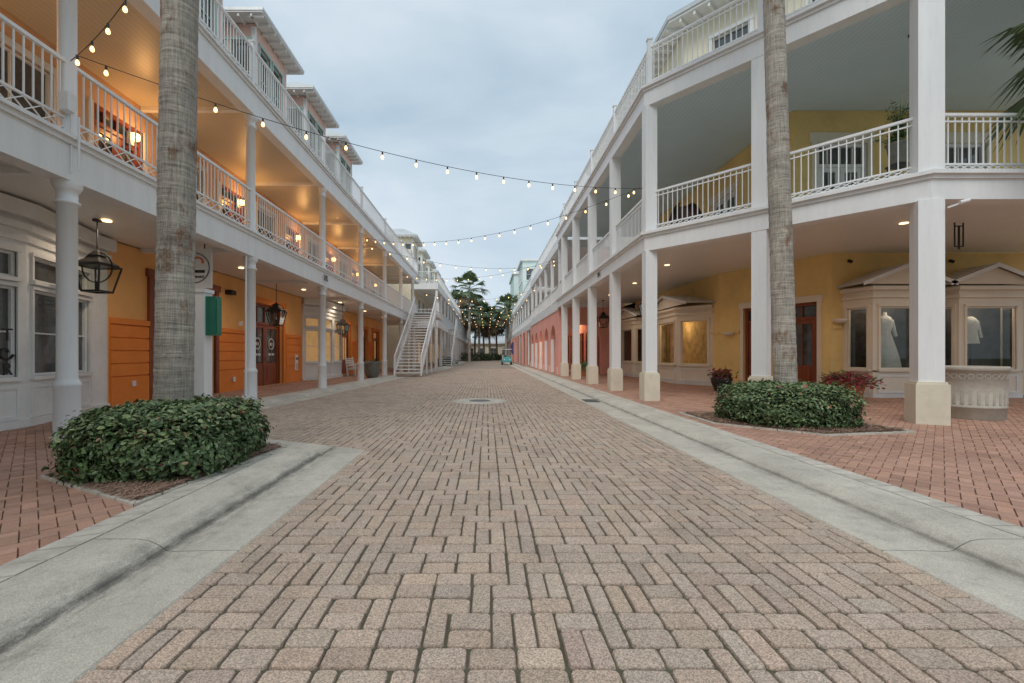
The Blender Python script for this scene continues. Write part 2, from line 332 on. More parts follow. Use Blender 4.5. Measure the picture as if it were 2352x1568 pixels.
# ---------------------------------------------------------------- ground
SW=.07
b=B(); b.box(-600,600,-100,900,-.4,-.045,'ground'); b.done('ground')
def inpoly(px,py,poly):
    ins=np.zeros(px.shape,bool); n=len(poly); j=n-1
    for i in range(n):
        xi,yi=poly[i];xj,yj=poly[j]
        c=((yi>py)!=(yj>py))&(px<(xj-xi)*(py-yi)/((yj-yi) or 1e-9)+xi); ins^=c; j=i
    return ins
def pavers(name,L_,W_,polys,ang,z,gap,bev,cut,base,cvar,mname,jit=.0015,mix=False,edge=.45,tintf=.12,warmf=.14):
    xs=[p[0] for q in polys for p in q];ys=[p[1] for q in polys for p in q]
    R=max(max(xs)-min(xs),max(ys)-min(ys))*1.5+1; cx=(max(xs)+min(xs))/2;cy=(max(ys)+min(ys))/2
    if mix:
        # randomly laid stretcher / soldier blocks on a module W_ x L_
        x0,y0=min(xs)-.1,min(ys)-.1; nx=int((max(xs)-x0)/W_)+2; ny=int((max(ys)-y0)/L_)+2
        occ=[[False]*(nx+3) for _ in range(ny+3)]; cl=[];hl=[]; rr=random.Random(21)
        for j in range(ny):
            for i in range(nx):
                if occ[j][i]: continue
                canH=not occ[j][i+1]; canV=not occ[j+1][i]
                prevV=i>0 and occ[j+1][i-1]
                pH=.50 if prevV else .70
                if (canH and rr.random()<pH) or (canH and not canV): w_,h_=2,1
                elif canV: w_,h_=1,2
                else: w_,h_=1,1
                for a in range(h_):
                    for c in range(w_): occ[j+a][i+c]=True
                cl.append((x0+(i+w_/2)*W_-cx,y0+(j+h_/2)*L_-cy)); hl.append((w_*W_/2,h_*L_/2))
        C=np.array(cl);H=np.array(hl)
    else:
        N1=int(R/W_)+2;N2=int(R/L_)+2
        I,J=np.meshgrid(np.arange(-N1,N1),np.arange(-N2,N2)); I=I.ravel();J=J.ravel()
        ox=I*W_+J*L_;oy=I*W_-J*L_
        k=(abs(ox)<R)&(abs(oy)<R); ox=ox[k];oy=oy[k]
        C=np.concatenate([np.stack([ox+L_/2,oy+W_/2],1),np.stack([ox+L_+W_/2,oy+W_-L_/2],1)])
        H=np.concatenate([np.tile([L_/2,W_/2],(len(ox),1)),np.tile([W_/2,L_/2],(len(ox),1))])
    c,s=math.cos(ang),math.sin(ang)
    WX=cx+C[:,0]*c-C[:,1]*s; WY=cy+C[:,0]*s+C[:,1]*c
    ins=np.zeros(len(WX),bool)
    for q in polys: ins|=inpoly(WX,WY,q)
    C=C[ins];H=H[ins]-gap/2;n=len(C)
    H=H-np.abs(rng.normal(0,gap*.25,(n,2)))
    if mix: C=C+rng.normal(0,.0018,(n,2))
    if cut>0:
        def ring(h,cc):
            a,b_=h[:,0],h[:,1]
            return np.stack([np.stack([a-cc,-b_],1),np.stack([a-cc*.3,-b_+cc*.3],1),np.stack([a,-b_+cc],1),np.stack([a,b_-cc],1),np.stack([a-cc*.3,b_-cc*.3],1),np.stack([a-cc,b_],1),
              np.stack([-a+cc,b_],1),np.stack([-a+cc*.3,b_-cc*.3],1),np.stack([-a,b_-cc],1),np.stack([-a,-b_+cc],1),np.stack([-a+cc*.3,-b_+cc*.3],1),np.stack([-a+cc,-b_],1)],1)
        K=12; top=ring(H-bev,cut); bot=ring(H,cut)
    else:
        def ring(h): 
            a,b_=h[:,0],h[:,1]; return np.stack([np.stack([a,-b_],1),np.stack([a,b_],1),np.stack([-a,b_],1),np.stack([-a,-b_],1)],1)
        K=4; top=ring(H-bev);bot=ring(H)
    ra=rng.normal(0,.012,n)[:,None]
    def place(r):
        x=r[:,:,0]*np.cos(ra)-r[:,:,1]*np.sin(ra)+C[:,None,0]; y=r[:,:,0]*np.sin(ra)+r[:,:,1]*np.cos(ra)+C[:,None,1]
        return cx+x*c-y*s, (cy+x*s+y*c)
    tx,ty=place(top);bx,by=place(bot)
    zt=z+rng.normal(0,jit,n)[:,None]+ (tx-tx.mean(1,keepdims=True))*rng.normal(0,.012,n)[:,None]
    V=np.zeros((n,2*K,3)); V[:,:K,0]=tx;V[:,:K,1]=ty;V[:,:K,2]=zt; V[:,K:,0]=bx;V[:,K:,1]=by;V[:,K:,2]=z-.014
    V=V.reshape(-1,3); F=[]
    side=[(K+i,K+(i+1)%K,(i+1)%K,i) for i in range(K)]
    for q in range(n):
        o=q*2*K; F.append(tuple(range(o,o+K)))
        for f in side: F.append((f[0]+o,f[1]+o,f[2]+o,f[3]+o))
    me=bpy.data.meshes.new(name); me.from_pydata(V.tolist(),[],F); me.materials.append(MATS[mname])
    col=np.ones((n,2*K,4)); g=1+rng.normal(0,cvar,n); tint=rng.normal(0,cvar*tintf,(n,3))
    warm=rng.normal(0,cvar*warmf,n); tint[:,0]+=warm; tint[:,2]-=warm
    cc=np.array(base)[None,:]*np.clip(g[:,None]+tint,.5,1.5); col[:,:,:3]=cc[:,None,:]; col[:,K:,:3]*=edge
    a=me.color_attributes.new('Col','FLOAT_COLOR','POINT'); a.data.foreach_set('color',col.reshape(-1))
    me.update(); o=bpy.data.objects.new(name,me); COL.objects.link(o); return o
curbL=[(-1.70,-3),(-1.70,6.35),(-3.4,7.15),(-5.45,8.3),(-5.5,10.9),(-5.2,14),(-4.9,21),(-4.5,30),(-3.5,38),(-3.3,120)]
curbR=[(2.70,-3),(2.70,120)]
b=B()
b.box(-7,3,-3,120,-.04,-.013,'joint_sand'); b.box(-5,3.4,40,119,-.0125,-.003,'asphalt_far')
b.done('street_bed')
pavers('brick_street',.142,.108,[[(-1.75,1.2),(2.75,1.2),(2.75,40.5),(-5.6,40.5),(-5.6,6.2),(-1.75,6.2)]],0,0,.005,.006,.02,(.485,.375,.295),.055,'paver_street',mix=True,tintf=.15,warmf=.25)
for nm,cv,sg in (('kerb',curbL,-1),('kerb',curbR,1)):
    b=B()
    prof=[(-.03,-.03),(0,.010),(.26,.006),(.42,.001),(.48,.005),(.53,.04),(.60,.074),(.68,.086),(.98,SW+.016),(1.0,SW-.03)]
    O=[offs(cv,sg*o) for o,_ in prof]
    for i in range(len(prof)-1):
        for k in range(len(cv)-1):
            A,C=O[i],O[i+1]; q=[(*A[k],prof[i][1]),(*C[k],prof[i+1][1]),(*C[k+1],prof[i+1][1]),(*A[k+1],prof[i][1])]
            if sg<0: q=q[::-1]
            b.quad(*q,'concrete')
    P0=offs(cv,sg*1.005);P1=offs(cv,sg*1.215)
    for k in range(len(cv)-1):
        a0,a1,c0,c1=[Vector(p) for p in (P0[k],P0[k+1],P1[k],P1[k+1])]
        n=max(1,int((a1-a0).length/.205))
        for i in range(n):
            if a0.y+(a1.y-a0.y)*i/n>45: break
            t0=(i+.04)/n;t1=(i+.96)/n; zz=SW+.012+random.uniform(-.002,.002)
            q=[a0.lerp(a1,t0),c0.lerp(c1,t0),c0.lerp(c1,t1),a0.lerp(a1,t1)]
            if sg<0: q=q[::-1]
            b.hexa([(*p,SW-.03) for p in q]+[(*p,zz) for p in q],'border_brick')
    b.done(nm)
sL=offs(curbL,-1.1)
polyL=sL+[(-16,120),(-16,-3)]
b=B(); b.prism(polyL,-.03,SW-.013,'joint_red'); b.prism([(-12,28.2),(-5.6,28.2),(-5.0,36),(-4.6,119),(-12,119)],SW-.0125,SW-.002,'brick_far')
b.done('pavement_bed')
b=B(); b.prism([(3.8,-3),(30,-3),(30,120),(3.8,120)],-.03,SW-.013,'joint_red'); b.prism([(3.85,28.2),(12,28.2),(12,119),(3.85,119)],SW-.0125,SW-.002,'brick_far')
b.done('pavement_bed')
subL=[p for p in sL if p[1]<28]+[(-5.9,28.4),(-9.2,28.4),(-9.2,-1)]
pavers('brick_pavement',.2,.1,[subL],math.radians(45),SW,.003,.003,0,(.47,.275,.20),.085,'paver_red',edge=.7)
pavers('brick_pavement',.2,.1,[[(3.84,1.5),(16.5,1.5),(16.5,14.2),(9.4,17.5),(9.2,28.4),(3.84,28.4)]],math.radians(45),SW,.003,.003,0,(.47,.275,.20),.085,'paver_red',edge=.7)
b=B(); b.rev([(.78,-.01),(.78,.006),(.775,.008),(.001,.008)],(-.2,13,0),40,'border_brick',cap=False); b.rev([(.30,.006),(.30,.013),(.27,.013),(.001,.011)],(-.2,13,0),28,'iron',cap=False); b.done('manhole_cover')
b=B(); b.box(2.75,3.15,12.6,13.3,.006,.016,'iron')
for k in range(9): b.box(2.78,3.12,12.64+k*.072,12.67+k*.072,.016,.026,'iron')
b.done('storm_drain')
# ---------------------------------------------------------------- planting
def hedge(name,cx,cy,hx,hy,h,n,ls,seed,rot=0):
    r=np.random.default_rng(seed); e=empty(name)
    def surf(d):
        q=4.0; k=(np.abs(d[:,0])**q+np.abs(d[:,1])**q+np.abs(d[:,2])**q)**(-1/q); return d*k[:,None]
    d=r.normal(size=(n,3)); d/=np.linalg.norm(d,axis=1)[:,None]; d[:,2]=np.where(d[:,2]<-.6,-d[:,2],d[:,2])
    P=surf(d)
    rad=np.array([1+.10*noise.noise(Vector(p)*2.7+Vector((seed,0,0)))+.07*noise.noise(Vector(p)*7) for p in P.tolist()])
    dep=1-np.abs(r.normal(0,.055,n))+np.where(r.random(n)>.94,.08,0); P=P*(rad*dep)[:,None]
    zb=h*.42
    c0=np.array([cx,cy,SW+zb]); S=np.array([hx,hy,h-zb]); W=P*S+c0; W[:,2]=np.maximum(W[:,2],SW+.03)
    nrm=d/ S; nrm/=np.linalg.norm(nrm,axis=1)[:,None]; nrm=nrm+r.normal(0,.5,(n,3))+np.array([0,0,.45]); nrm/=np.linalg.norm(nrm,axis=1)[:,None]
    t=r.normal(size=(n,3)); t-= (t*nrm).sum(1)[:,None]*nrm; t/=np.linalg.norm(t,axis=1)[:,None]; bt=np.cross(nrm,t)
    l=ls*r.uniform(.65,1.2,n); w=l*r.uniform(.24,.32,n)
    loc=[(0,0,0),(.3,1,.18),(.72,.8,.2),(1,0,-.05),(.72,-.8,.2),(.3,-1,.18)]
    V=np.zeros((n,6,3))
    for i,(a,s_,u) in enumerate(loc): V[:,i]=W+t*(l*a)[:,None]+bt*(w*s_)[:,None]+nrm*(l*u*.5)[:,None]
    F=[]
    for i in range(n): o=i*6; F+= [(o,o+1,o+2,o+3),(o,o+3,o+4,o+5)]
    me=bpy.data.meshes.new('leaves'); me.from_pydata(V.reshape(-1,3).tolist(),[],F); me.materials.append(MATS['leaf'])
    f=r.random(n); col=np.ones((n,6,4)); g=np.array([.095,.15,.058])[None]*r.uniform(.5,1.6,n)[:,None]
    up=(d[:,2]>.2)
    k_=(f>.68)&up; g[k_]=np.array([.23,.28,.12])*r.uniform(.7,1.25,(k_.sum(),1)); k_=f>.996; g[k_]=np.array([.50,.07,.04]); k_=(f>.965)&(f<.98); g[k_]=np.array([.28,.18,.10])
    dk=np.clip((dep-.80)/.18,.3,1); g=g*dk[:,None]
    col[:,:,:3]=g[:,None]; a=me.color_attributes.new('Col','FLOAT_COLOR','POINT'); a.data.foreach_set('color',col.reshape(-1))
    o=bpy.data.objects.new('leaves',me); COL.objects.link(o); o.parent=e
    b=B(); import bmesh
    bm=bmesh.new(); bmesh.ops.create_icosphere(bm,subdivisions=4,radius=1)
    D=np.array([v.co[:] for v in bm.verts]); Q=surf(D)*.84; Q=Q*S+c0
    b.add(Q.tolist(),[[v.index for v in f.verts] for f in bm.faces],'leaf_dark_core',True); bm.free(); b.done('shade_core',e)  # solid dark filler core, its colour stands in for the hedge's inner shade
    return e
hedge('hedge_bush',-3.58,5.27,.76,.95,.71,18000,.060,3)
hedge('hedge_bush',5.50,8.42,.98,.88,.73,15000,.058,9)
def bed(corners,nst,seed):
    b=B(); e=empty('planting_bed'); n=len(corners); r=random.Random(seed)
    ctr=Vector((sum(c[0] for c in corners)/n,sum(c[1] for c in corners)/n))
    inn=[Vector(c).lerp(ctr,.09) for c in corners]
    for i in range(n):
        j=(i+1)%n; a,c=Vector(corners[i]),Vector(corners[j]); ia,ic=inn[i],inn[j]; k=max(1,int((c-a).length/.3))
        for q in range(k):
            t0=(q+.02)/k;t1=(q+.98)/k
            P=[a.lerp(c,t0),a.lerp(c,t1),ia.lerp(ic,t1),ia.lerp(ic,t0)]
            b.hexa([(*p,SW-.02) for p in P]+[(*p,SW+.024) for p in P],'border_brick')
    b.prism([tuple(p) for p in inn],SW-.02,SW+.02,'mulch'); b.done('edging',e)
    V=[];F=[];C=[]
    for k in range(nst):
        i=r.randrange(n); t=r.random(); p=inn[i].lerp(inn[(i+1)%n],t).lerp(ctr,r.random()**1.5*.7-.03)
        edge=(p-ctr).length
        a=r.uniform(0,math.pi);l=r.uniform(.06,.15);z=SW+.022+r.random()*max(.02,.10*(1.2-edge));dz=r.uniform(-.012,.03); w=.0028
        dx,dy=math.cos(a)*l/2,math.sin(a)*l/2; px,py=-math.sin(a)*w,math.cos(a)*w;o=len(V)
        V+=[(p.x-dx-px,p.y-dy-py,z),(p.x+dx-px,p.y+dy-py,z+dz),(p.x+dx+px,p.y+dy+py,z+dz+.002),(p.x-dx+px,p.y-dy+py,z+.002)]; F.append((o,o+1,o+2,o+3))
        c=r.uniform(.4,1.5); C+=[(.33*c,.21*c,.15*c,1)]*4
    me=bpy.data.meshes.new('pine_straw'); me.from_pydata(V,[],F); me.materials.append(MATS['straw']); at=me.color_attributes.new('Col','FLOAT_COLOR','POINT')
    at.data.foreach_set('color',[x for c in C for x in c]); o=bpy.data.objects.new('pine_straw',me); COL.objects.link(o); o.parent=e
bed([(-4.60,4.68),(-2.95,3.80),(-2.72,6.2),(-4.6,6.9)],14000,1)
bed([(4.10,8.3),(5.3,7.05),(6.95,7.35),(6.7,9.8),(4.1,9.8)],10000,2)
def crown_mesh(seed,nf=34,R=1.0,pl=1.1,nb=18,spread=1.15):
    r=random.Random(seed); b=B()
    for i in range(nf):
        az=i*2.399+r.uniform(-.2,.2); t=i/nf; el=math.radians(75-130*t+r.uniform(-8,8)); m='frond_green' if t<.86 else 'frond_brown'
        d=Vector((math.cos(az)*math.cos(el),math.sin(az)*math.cos(el),math.sin(el))); side=Vector((-math.sin(az),math.cos(az),0)); up=side.cross(d)*-1
        pL=pl*r.uniform(.8,1.15); base=Vector((0,0,0)); tip=d*pL+Vector((0,0,-.12*pL))
        b.bar(base,tip,.03,m)
        bl=R*r.uniform(.85,1.1)
        for k in range(nb):
            a=(k/(nb-1)-.5)*2*spread; dd=(d*math.cos(a)+side*math.sin(a)).normalized()
            Lb=bl*(1-.25*abs(a)/spread)*r.uniform(.9,1.08); w=.035*R+.012
            p1=tip+dd*Lb*.55+Vector((0,0,-.04*Lb)); p2=tip+dd*Lb*.93+Vector((0,0,-.38*Lb*r.uniform(.7,1.3))); nn=dd.cross(up).normalized()*w
            b.add([tip-nn*.3,tip+nn*.3,p1+nn,p1-nn,p2],[(0,1,2,3),(3,2,4)],m)
    return b
CM={}
def palm(x,y,h,rb,rt,lean=(0,0),seed=1,R=1.2,pl=1.2,base=0,hi=True,spread=1.15):
    e=empty('palm_tree',loc=(x,y,base)); b=B(); n=26 if hi else 9; rows=int(h/.05) if hi else 14
    vs=[]
    for k in range(rows+1):
        t=k/rows; z=h*t; r=rb+(rt-rb)*min(1,t*1.4)+.0
        r*=1+.12*math.exp(-z/.35)
        if hi: r*=1+.012*math.sin(z*2*math.pi/.16+noise.noise(Vector((0,0,z)))*3)+.03*noise.noise(Vector((seed*3.,0,z*1.3)))
        cx,cy=lean[0]*t,lean[1]*t
        for i in range(n):
            a=2*math.pi*i/n; q=r*(1+(.02*noise.noise(Vector((math.cos(a)*2,math.sin(a)*2,z*9+seed*7)))+.03*noise.noise(Vector((math.cos(a)*1.2,math.sin(a)*1.2,z*2+seed))) if hi else 0))
            vs.append((cx+q*math.cos(a),cy+q*math.sin(a),z))
    fs=[(k*n+i,k*n+(i+1)%n,(k+1)*n+(i+1)%n,(k+1)*n+i) for k in range(rows) for i in range(n)]
    b.add(vs,fs,'palm_bark',True); t=b.done('trunk',e)
    key=(seed,R,pl)
    if key not in CM:
        o=crown_mesh(seed,R=R,pl=pl,spread=spread).done('crown',e); CM[key]=o.data
    else:
        o=bpy.data.objects.new('crown',CM[key]); COL.objects.link(o); o.parent=e
    o.location=(lean[0],lean[1],h); o.rotation_euler=(0,0,seed*1.3+x)
    return e
palm(-3.76,5.45,11.6,.205,.185,(.18,0),1,1.3,1.3)
palm(5.60,8.5,13.2,.195,.170,(-.40,0),2,1.3,1.3)
palm(10.95,7.3,6.9,.2,.17,(0,0),3,1.1,1.25)
for i,(px,Y,ytop) in enumerate([(1078,78,640),(1048,84,680),(1100,90,700),(1126,92,712),(1162,84,688),(1182,95,700),(1142,100,722),(1064,95,705),(1172,110,715),(1112,106,730),(1090,98,716)]):
    X=(px-1118)*Y/1045; H=1.35+(812-ytop)*Y/1045-1.6
    palm(X,Y,H,.26,.2,(random.uniform(-.4,.4),0),11+i%3,2.1,1.9,hi=False)
def leafblob(name,spots,seed,ls,m='far_leaf'):
    r=random.Random(seed); b=B()
    for (x,y,z,rx,ry,rz,n) in spots:
        for k in range(n):
            d=Vector((r.gauss(0,1),r.gauss(0,1),r.gauss(0,1))).normalized()*r.uniform(.55,1.05)
            p=Vector((x+d.x*rx,y+d.y*ry,max(.02,z+d.z*rz))); t=Vector((r.gauss(0,1),r.gauss(0,1),r.gauss(0,1))).normalized(); u=t.orthogonal().normalized(); l=ls*r.uniform(.6,1.3)
            b.add([p,p+t*l*.5+u*l*.3,p+t*l,p+t*l*.5-u*l*.3],[(0,1,2,3)],m)
    return b.done(name)
sp=[]
for k in range(34):
    sp.append((random.uniform(-22,16),random.uniform(125,140),random.uniform(1,4),4,3,random.uniform(2.5,5.5),420))
leafblob('distant_trees',sp,4,.8)
sp=[(random.uniform(-5.2,4.8),random.uniform(76,100),.5,1.8,1.5,random.uniform(.6,1.2),260) for k in range(12)]
leafblob('shrub_bed',sp,5,.35)
leafblob('shrub_bed',[(-4.6,50,.5,1,1.2,.6,250),(-4.4,53,.4,1,1.2,.5,250)],6,.25)
# ---------------------------------------------------------------- building across the road behind
EB=empty('shop_row_building'); b=B(); fr=Fr((30,-26),(-1,0)); ops=[]
for k in range(14): ops+=[(1.5+k*4.2,4.2+k*4.2,.1,2.9),(1.9+k*4.2,3.8+k*4.2,4.4,6.6)]
wall(b,fr,0,60,0,8.6,ops,'cream_wall',.15)
for o in ops: window(b,fr,*o,2,2,rec=.12)
b.box(-30,30,-34,-26.2,0,8.5,'cream_wall'); b.box(-30.5,30.5,-34,-25.4,8.62,8.9,'roof_metal'); fr.box(b,0,60,0,2.4,3.4,3.7,'white_trim')
b.done('body',EB)
# ---------------------------------------------------------------- LEFT BUILDING
LB=empty('gallery_building')
FL=Fr((-8.8,0),(0,1))
colY=[6.53+5.07*k for k in range(-2,7)]
b=B()
opsL=[(11.95,14.7,SW,3.35),(17.1,19.6,SW,3.3),(26.9,29.3,SW,3.2),(31,33.4,SW,3.1),(35,37,SW,3.1)]
wall(b,FL,-4,39.6,0,4.0,opsL,'orange_light',.25)
for o in opsL:
    mm='orange_dark' if o[0]>12 else 'wood_door'
    FL.box(b,o[0]-.16,o[0],-.02,.07,SW,o[3],mm); FL.box(b,o[1],o[1]+.16,-.02,.07,SW,o[3],mm)
    FL.box(b,o[0]-.22,o[1]+.22,-.02,.09,o[3],o[3]+.2,mm)
    door(b,FL,o[0],o[1],SW,o[3],2.5,2 if o[1]-o[0]<2.6 else 3,pane='dark_glass' if o[0]<20 else 'warm_glass',rec=.2)
for (a,c) in [(10.6,11.78),(14.87,16.85),(19.85,21.5),(29.6,30.7),(33.7,34.7)]:
    z=SW
    FL.box(b,a,c,-.01,.03,SW,2.2,'orange_dark')
    for k,hh in enumerate([.75,.31,.31,.31,.31]):
        FL.box(b,a,c,.03,.065,z+.0,z+hh-.03,'orange_dark'); z+=hh
    FL.box(b,a,c,.03,.09,z+.0,z+.13,'orange_dark')
b.box(-18,-9.15,-4,39.4,0,8.0,'peach_wall'); b.box(-9.1,-8.9,39.4,39.6,0,8,'peach_wall')
b.quad((-18,39.62,0),(-8.8,39.62,0),(-8.8,39.62,8),(-18,39.62,8),'peach_wall')
ops2=[]
y=-2.0; kk=0
while y<38:
    ops2.append((y,y+1.5,4.5 if kk%2 else 5.0,7.0)); y+=2.43; kk+=1
wall(b,FL,-4,39.6,4.4,7.75,ops2,'peach_wall',.15)
for k,o in enumerate(ops2):
    if k%2: door(b,FL,*o,6.55,2,rec=.12,bot=.6); FL.box(b,o[0]-.12,o[0],-.02,.04,o[2],o[3],'white_trim'); FL.box(b,o[1],o[1]+.12,-.02,.04,o[2],o[3],'white_trim')
    else: window(b,FL,*o,2,2,tw=.12)
b.done('walls',LB)
def bayL(b,pts,zw0=.85,glass='dark_glass'):
    for i in range(len(pts)-1):
        p0,p1=Vector(pts[i]),Vector(pts[i+1]); Ln=(p1-p0).length; fr=Fr(p0,p1-p0)
        nw=max(1,round(Ln/1.5)) if Ln>.7 else 0
        ops=[];w=Ln/max(nw,1)
        for k in range(nw): ops+=[(k*w+.17,(k+1)*w-.17,.95,2.35+.15),(k*w+.17,(k+1)*w-.17,2.66,3.1)]
        wall(b,fr,0,Ln,0,3.98,ops,'white_trim',.1)
        for k,o in enumerate(ops): window(b,fr,*o,1,2 if k%2==0 else 1,pane=glass,tw=.05,rec=.09)
        for k in range(nw): 
            for (a,c,d,e) in [(k*w+.17,(k+1)*w-.17,.22,.28),(k*w+.17,(k+1)*w-.17,.74,.80)]: fr.box(b,a,c,-.01,.025,d,e,'white_trim')
            fr.box(b,k*w+.11,k*w+.17,-.01,.024,.22,.8,'white_trim'); fr.box(b,(k+1)*w-.17,(k+1)*w-.11,-.01,.024,.22,.8,'white_trim')
    b.ribbon(pts,-.01,.06,SW-.02,.2,'white_trim'); b.ribbon(pts,-.01,.05,3.3,3.38,'white_trim')
    b.ribbon(pts,-.01,.10,3.5,3.62,'white_trim'); b.ribbon(pts,-.01,.20,3.7,3.97,'white_trim')
b=B(); bayL(b,[(-8.79,1.2),(-8.1,2.0),(-8.1,8.0),(-8.75,10.1),(-8.79,10.55)]); bayL(b,[(-8.79,21.7),(-8.1,22.5),(-8.1,25.4),(-8.79,26.3)],glass='warm_glass'); b.done('shop_bay_windows',LB)
def colround(b,x,y,z0,z1,ped=True,r=.122):
    prof=[(.165,0),(.165,.05),(.155,.07),(.152,.80),(.162,.82),(.162,.85),(.135,.89),(r,.93)] if ped else [(.15,0),(.15,.08),(r,.12)]
    H=z1-z0
    prof+=[(r*.97,H-.32),(r+.03,H-.31),(r+.03,H-.28),(r,H-.26),(r,H-.14),(r+.02,H-.12),(r+.05,H-.06),(r+.05,H)]
    b.rev(prof,(x,y,z0),20,'white_paint',cap=False)
b=B()
for y in colY:
    colround(b,-6.02,y,SW,3.8); colround(b,-6.02,y,4.42,7.4,False,.112)
b.done('columns',LB)
b=B()
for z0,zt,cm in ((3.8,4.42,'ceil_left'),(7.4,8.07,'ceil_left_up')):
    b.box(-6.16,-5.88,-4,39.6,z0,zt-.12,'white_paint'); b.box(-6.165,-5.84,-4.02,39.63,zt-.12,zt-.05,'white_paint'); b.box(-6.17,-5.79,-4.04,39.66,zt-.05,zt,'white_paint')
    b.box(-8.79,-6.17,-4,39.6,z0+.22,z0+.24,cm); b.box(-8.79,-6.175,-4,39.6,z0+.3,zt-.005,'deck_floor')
    b.box(-8.79,-6.0,39.5,39.64,z0+.02,zt-.125,'white_paint')
    for y in colY: b.box(-8.78,-6.17,y-.06,y+.06,z0+.12,z0+.218,'white_paint')
b.box(-10.3,-8.8,-4,39.6,8.0,8.05,'deck_floor')
b.done('gallery_decks',LB)
b=B(); railing(b,[(-5.98,-4),(-5.98,39.5),(-8.7,39.5)],4.42,1.1,.26); railing(b,[(-5.98,-4),(-5.98,39.5),(-8.7,39.5)],8.07,1.1,.26)
for k,y in enumerate(colY): b.box(-6.03,-5.93,y-.05,y+.05,8.07,9.28,'white_paint'); b.box(-6.05,-5.91,y-.07,y+.07,9.28,9.31,'white_paint')
b.done('railings',LB)
b=B()
wall(b,Fr((-10.2,0),(0,1)),-4,39.6,8.05,11.3,[],'pink_pale')
b.prism([(-18,-4),(-9.7,-4),(-9.7,39.8),(-18,39.8)],11.3,11.45,'white_trim')
b.quad((-9.6,-4,11.46),(-9.6,39.8,11.46),(-14,39.8,13.3),(-14,-4,13.3),'roof_metal')
b.quad((-10.2,39.6,8.05),(-18,39.6,8.05),(-18,39.6,11.3),(-10.2,39.6,11.3),'pink_pale')
def tower(b,x0,x1,y0,y1,z0,z1,wm,ov=.5,street=1,rise=1.1):
    F1=Fr((x1,0),(0,1)); a,c=(y0,y1)
    m=(a+c)/2; ops=[(m-.82,m-.12,z0+1.7,z1-.55),(m+.12,m+.82,z0+1.7,z1-.55)]; tr='teal_trim' if wm!='cream_wall' else 'white_trim'
    wall(b,F1,a,c,z0,z1,ops,wm,.1)
    for o in ops: window(b,F1,*o,1,2,trim=tr,tw=.07)
    F2=Fr((x0,y0),(1,0)); W=x1-x0; ops=[(W/2-.45,W/2+.25,z0+1.7,z1-.55),(W-.75,W-.15,z0+1.7,z1-.55)]
    wall(b,F2,0,W,z0,z1,ops,wm,.1)
    for o in ops: window(b,F2,*o,1,2,trim=tr,tw=.07)
    b.quad((x1,y1,z0),(x0,y1,z0),(x0,y1,z1),(x1,y1,z1),wm)
    b.quad((x0,y1,z0),(x0,y0,z0),(x0,y0,z1),(x0,y1,z1),wm)
    for yy in (y0,y1): b.box(x1-.1,x1+.03,yy-.03,yy+.1 if yy==y0 else yy+.03,z0,z1-.1,'white_trim')
    b.box(x0-ov,x1+ov,y0-ov,y1+ov,z1+.02,z1+.07,'white_trim'); b.box(x0-ov-.02,x1+ov+.02,y0-ov-.02,y1+ov+.02,z1+.07,z1+.17,'roof_metal')
    cx,cy=(x0+x1)/2,(y0+y1)/2; e=ov
    Z=z1+.17; q=[(x0-e,y0-e,Z),(x1+e,y0-e,Z),(x1+e,y1+e,Z),(x0-e,y1+e,Z)]; hw=(x1-x0)/2*.25
    R0=(cx-hw,cy,Z+rise);R1=(cx+hw,cy,Z+rise)
    b.quad(q[0],q[1],R1,R0,'roof_metal'); b.add([q[1],q[2],R1],[(0,1,2)],'roof_metal'); b.quad(q[2],q[3],R0,R1,'roof_metal'); b.add([q[3],q[0],R0],[(0,1,2)],'roof_metal')
    k=y0-e+.1
    while k<y1+e:
        b.box(x1+.01,x1+e-.03,k,k+.06,z1-.08,z1+.018,'white_trim'); b.box(x0-e+.03,x0-.01,k,k+.06,z1-.08,z1+.018,'white_trim')
        b.bar((x1+e,k,Z),(x1+e-.001-(x1+e-cx-hw)*.9,k+(cy-k)*.9,Z+rise*.9),.03,'roof_metal'); k+=.42
    k=x0-e+.1
    while k<x1+e: b.box(k,k+.06,y0-e+.03,y0-.01,z1-.08,z1+.018,'white_trim'); k+=.42
for y0 in (6.7,10.9,15.1,19.35,23.6):
    tower(b,-10.15,-7.7,y0,y0+2.3,8.06,12.3,'pink_pale')
b.done('upper_storey',LB)
b=B()
for k in range(-1,6):
    y=11.2+4.85*k; FL.box(b,y-.08,y+.08,0,.06,6.5,6.8,'white_trim'); b.rev([(.03,-.1),(.1,-.07),(.12,0),(.1,.07),(.03,.1)],(-8.66,y,6.68),10,'sconce_glow')
    if k<5: plight((-8.4,y,6.68),24,(1,.50,.16),.12,par=LB,name='sconce_light')
for y in (9.1,14.1,18.9,23.6,28.4,33.2):
    b.rev([(.085,0),(.09,.01),(.001,.012)],(-7.6,y,3.995),14,'lamp_glow',cap=False)
    if y<30: plight((-7.6,y,3.85),50,(1,.80,.60),.1,'SPOT',par=LB,name='downlight')
b.done('gallery_lamps',LB)
text('105',(-5.85+.02,16.5,4.08),(math.radians(90),0,math.radians(90)),.30,'black_letter',LB,'house_number')
text('NO',(-8.68,20.85,1.12),(math.radians(90),0,math.radians(90)),.16,'black_letter',LB)
b=B(); FL.box(b,20.7,21.0,.07,.095,.6,1.3,'decal_white')
for k in range(3): FL.box(b,20.75,20.95,.0951,.097,.68+k*.09,.71+k*.09,'black_letter')
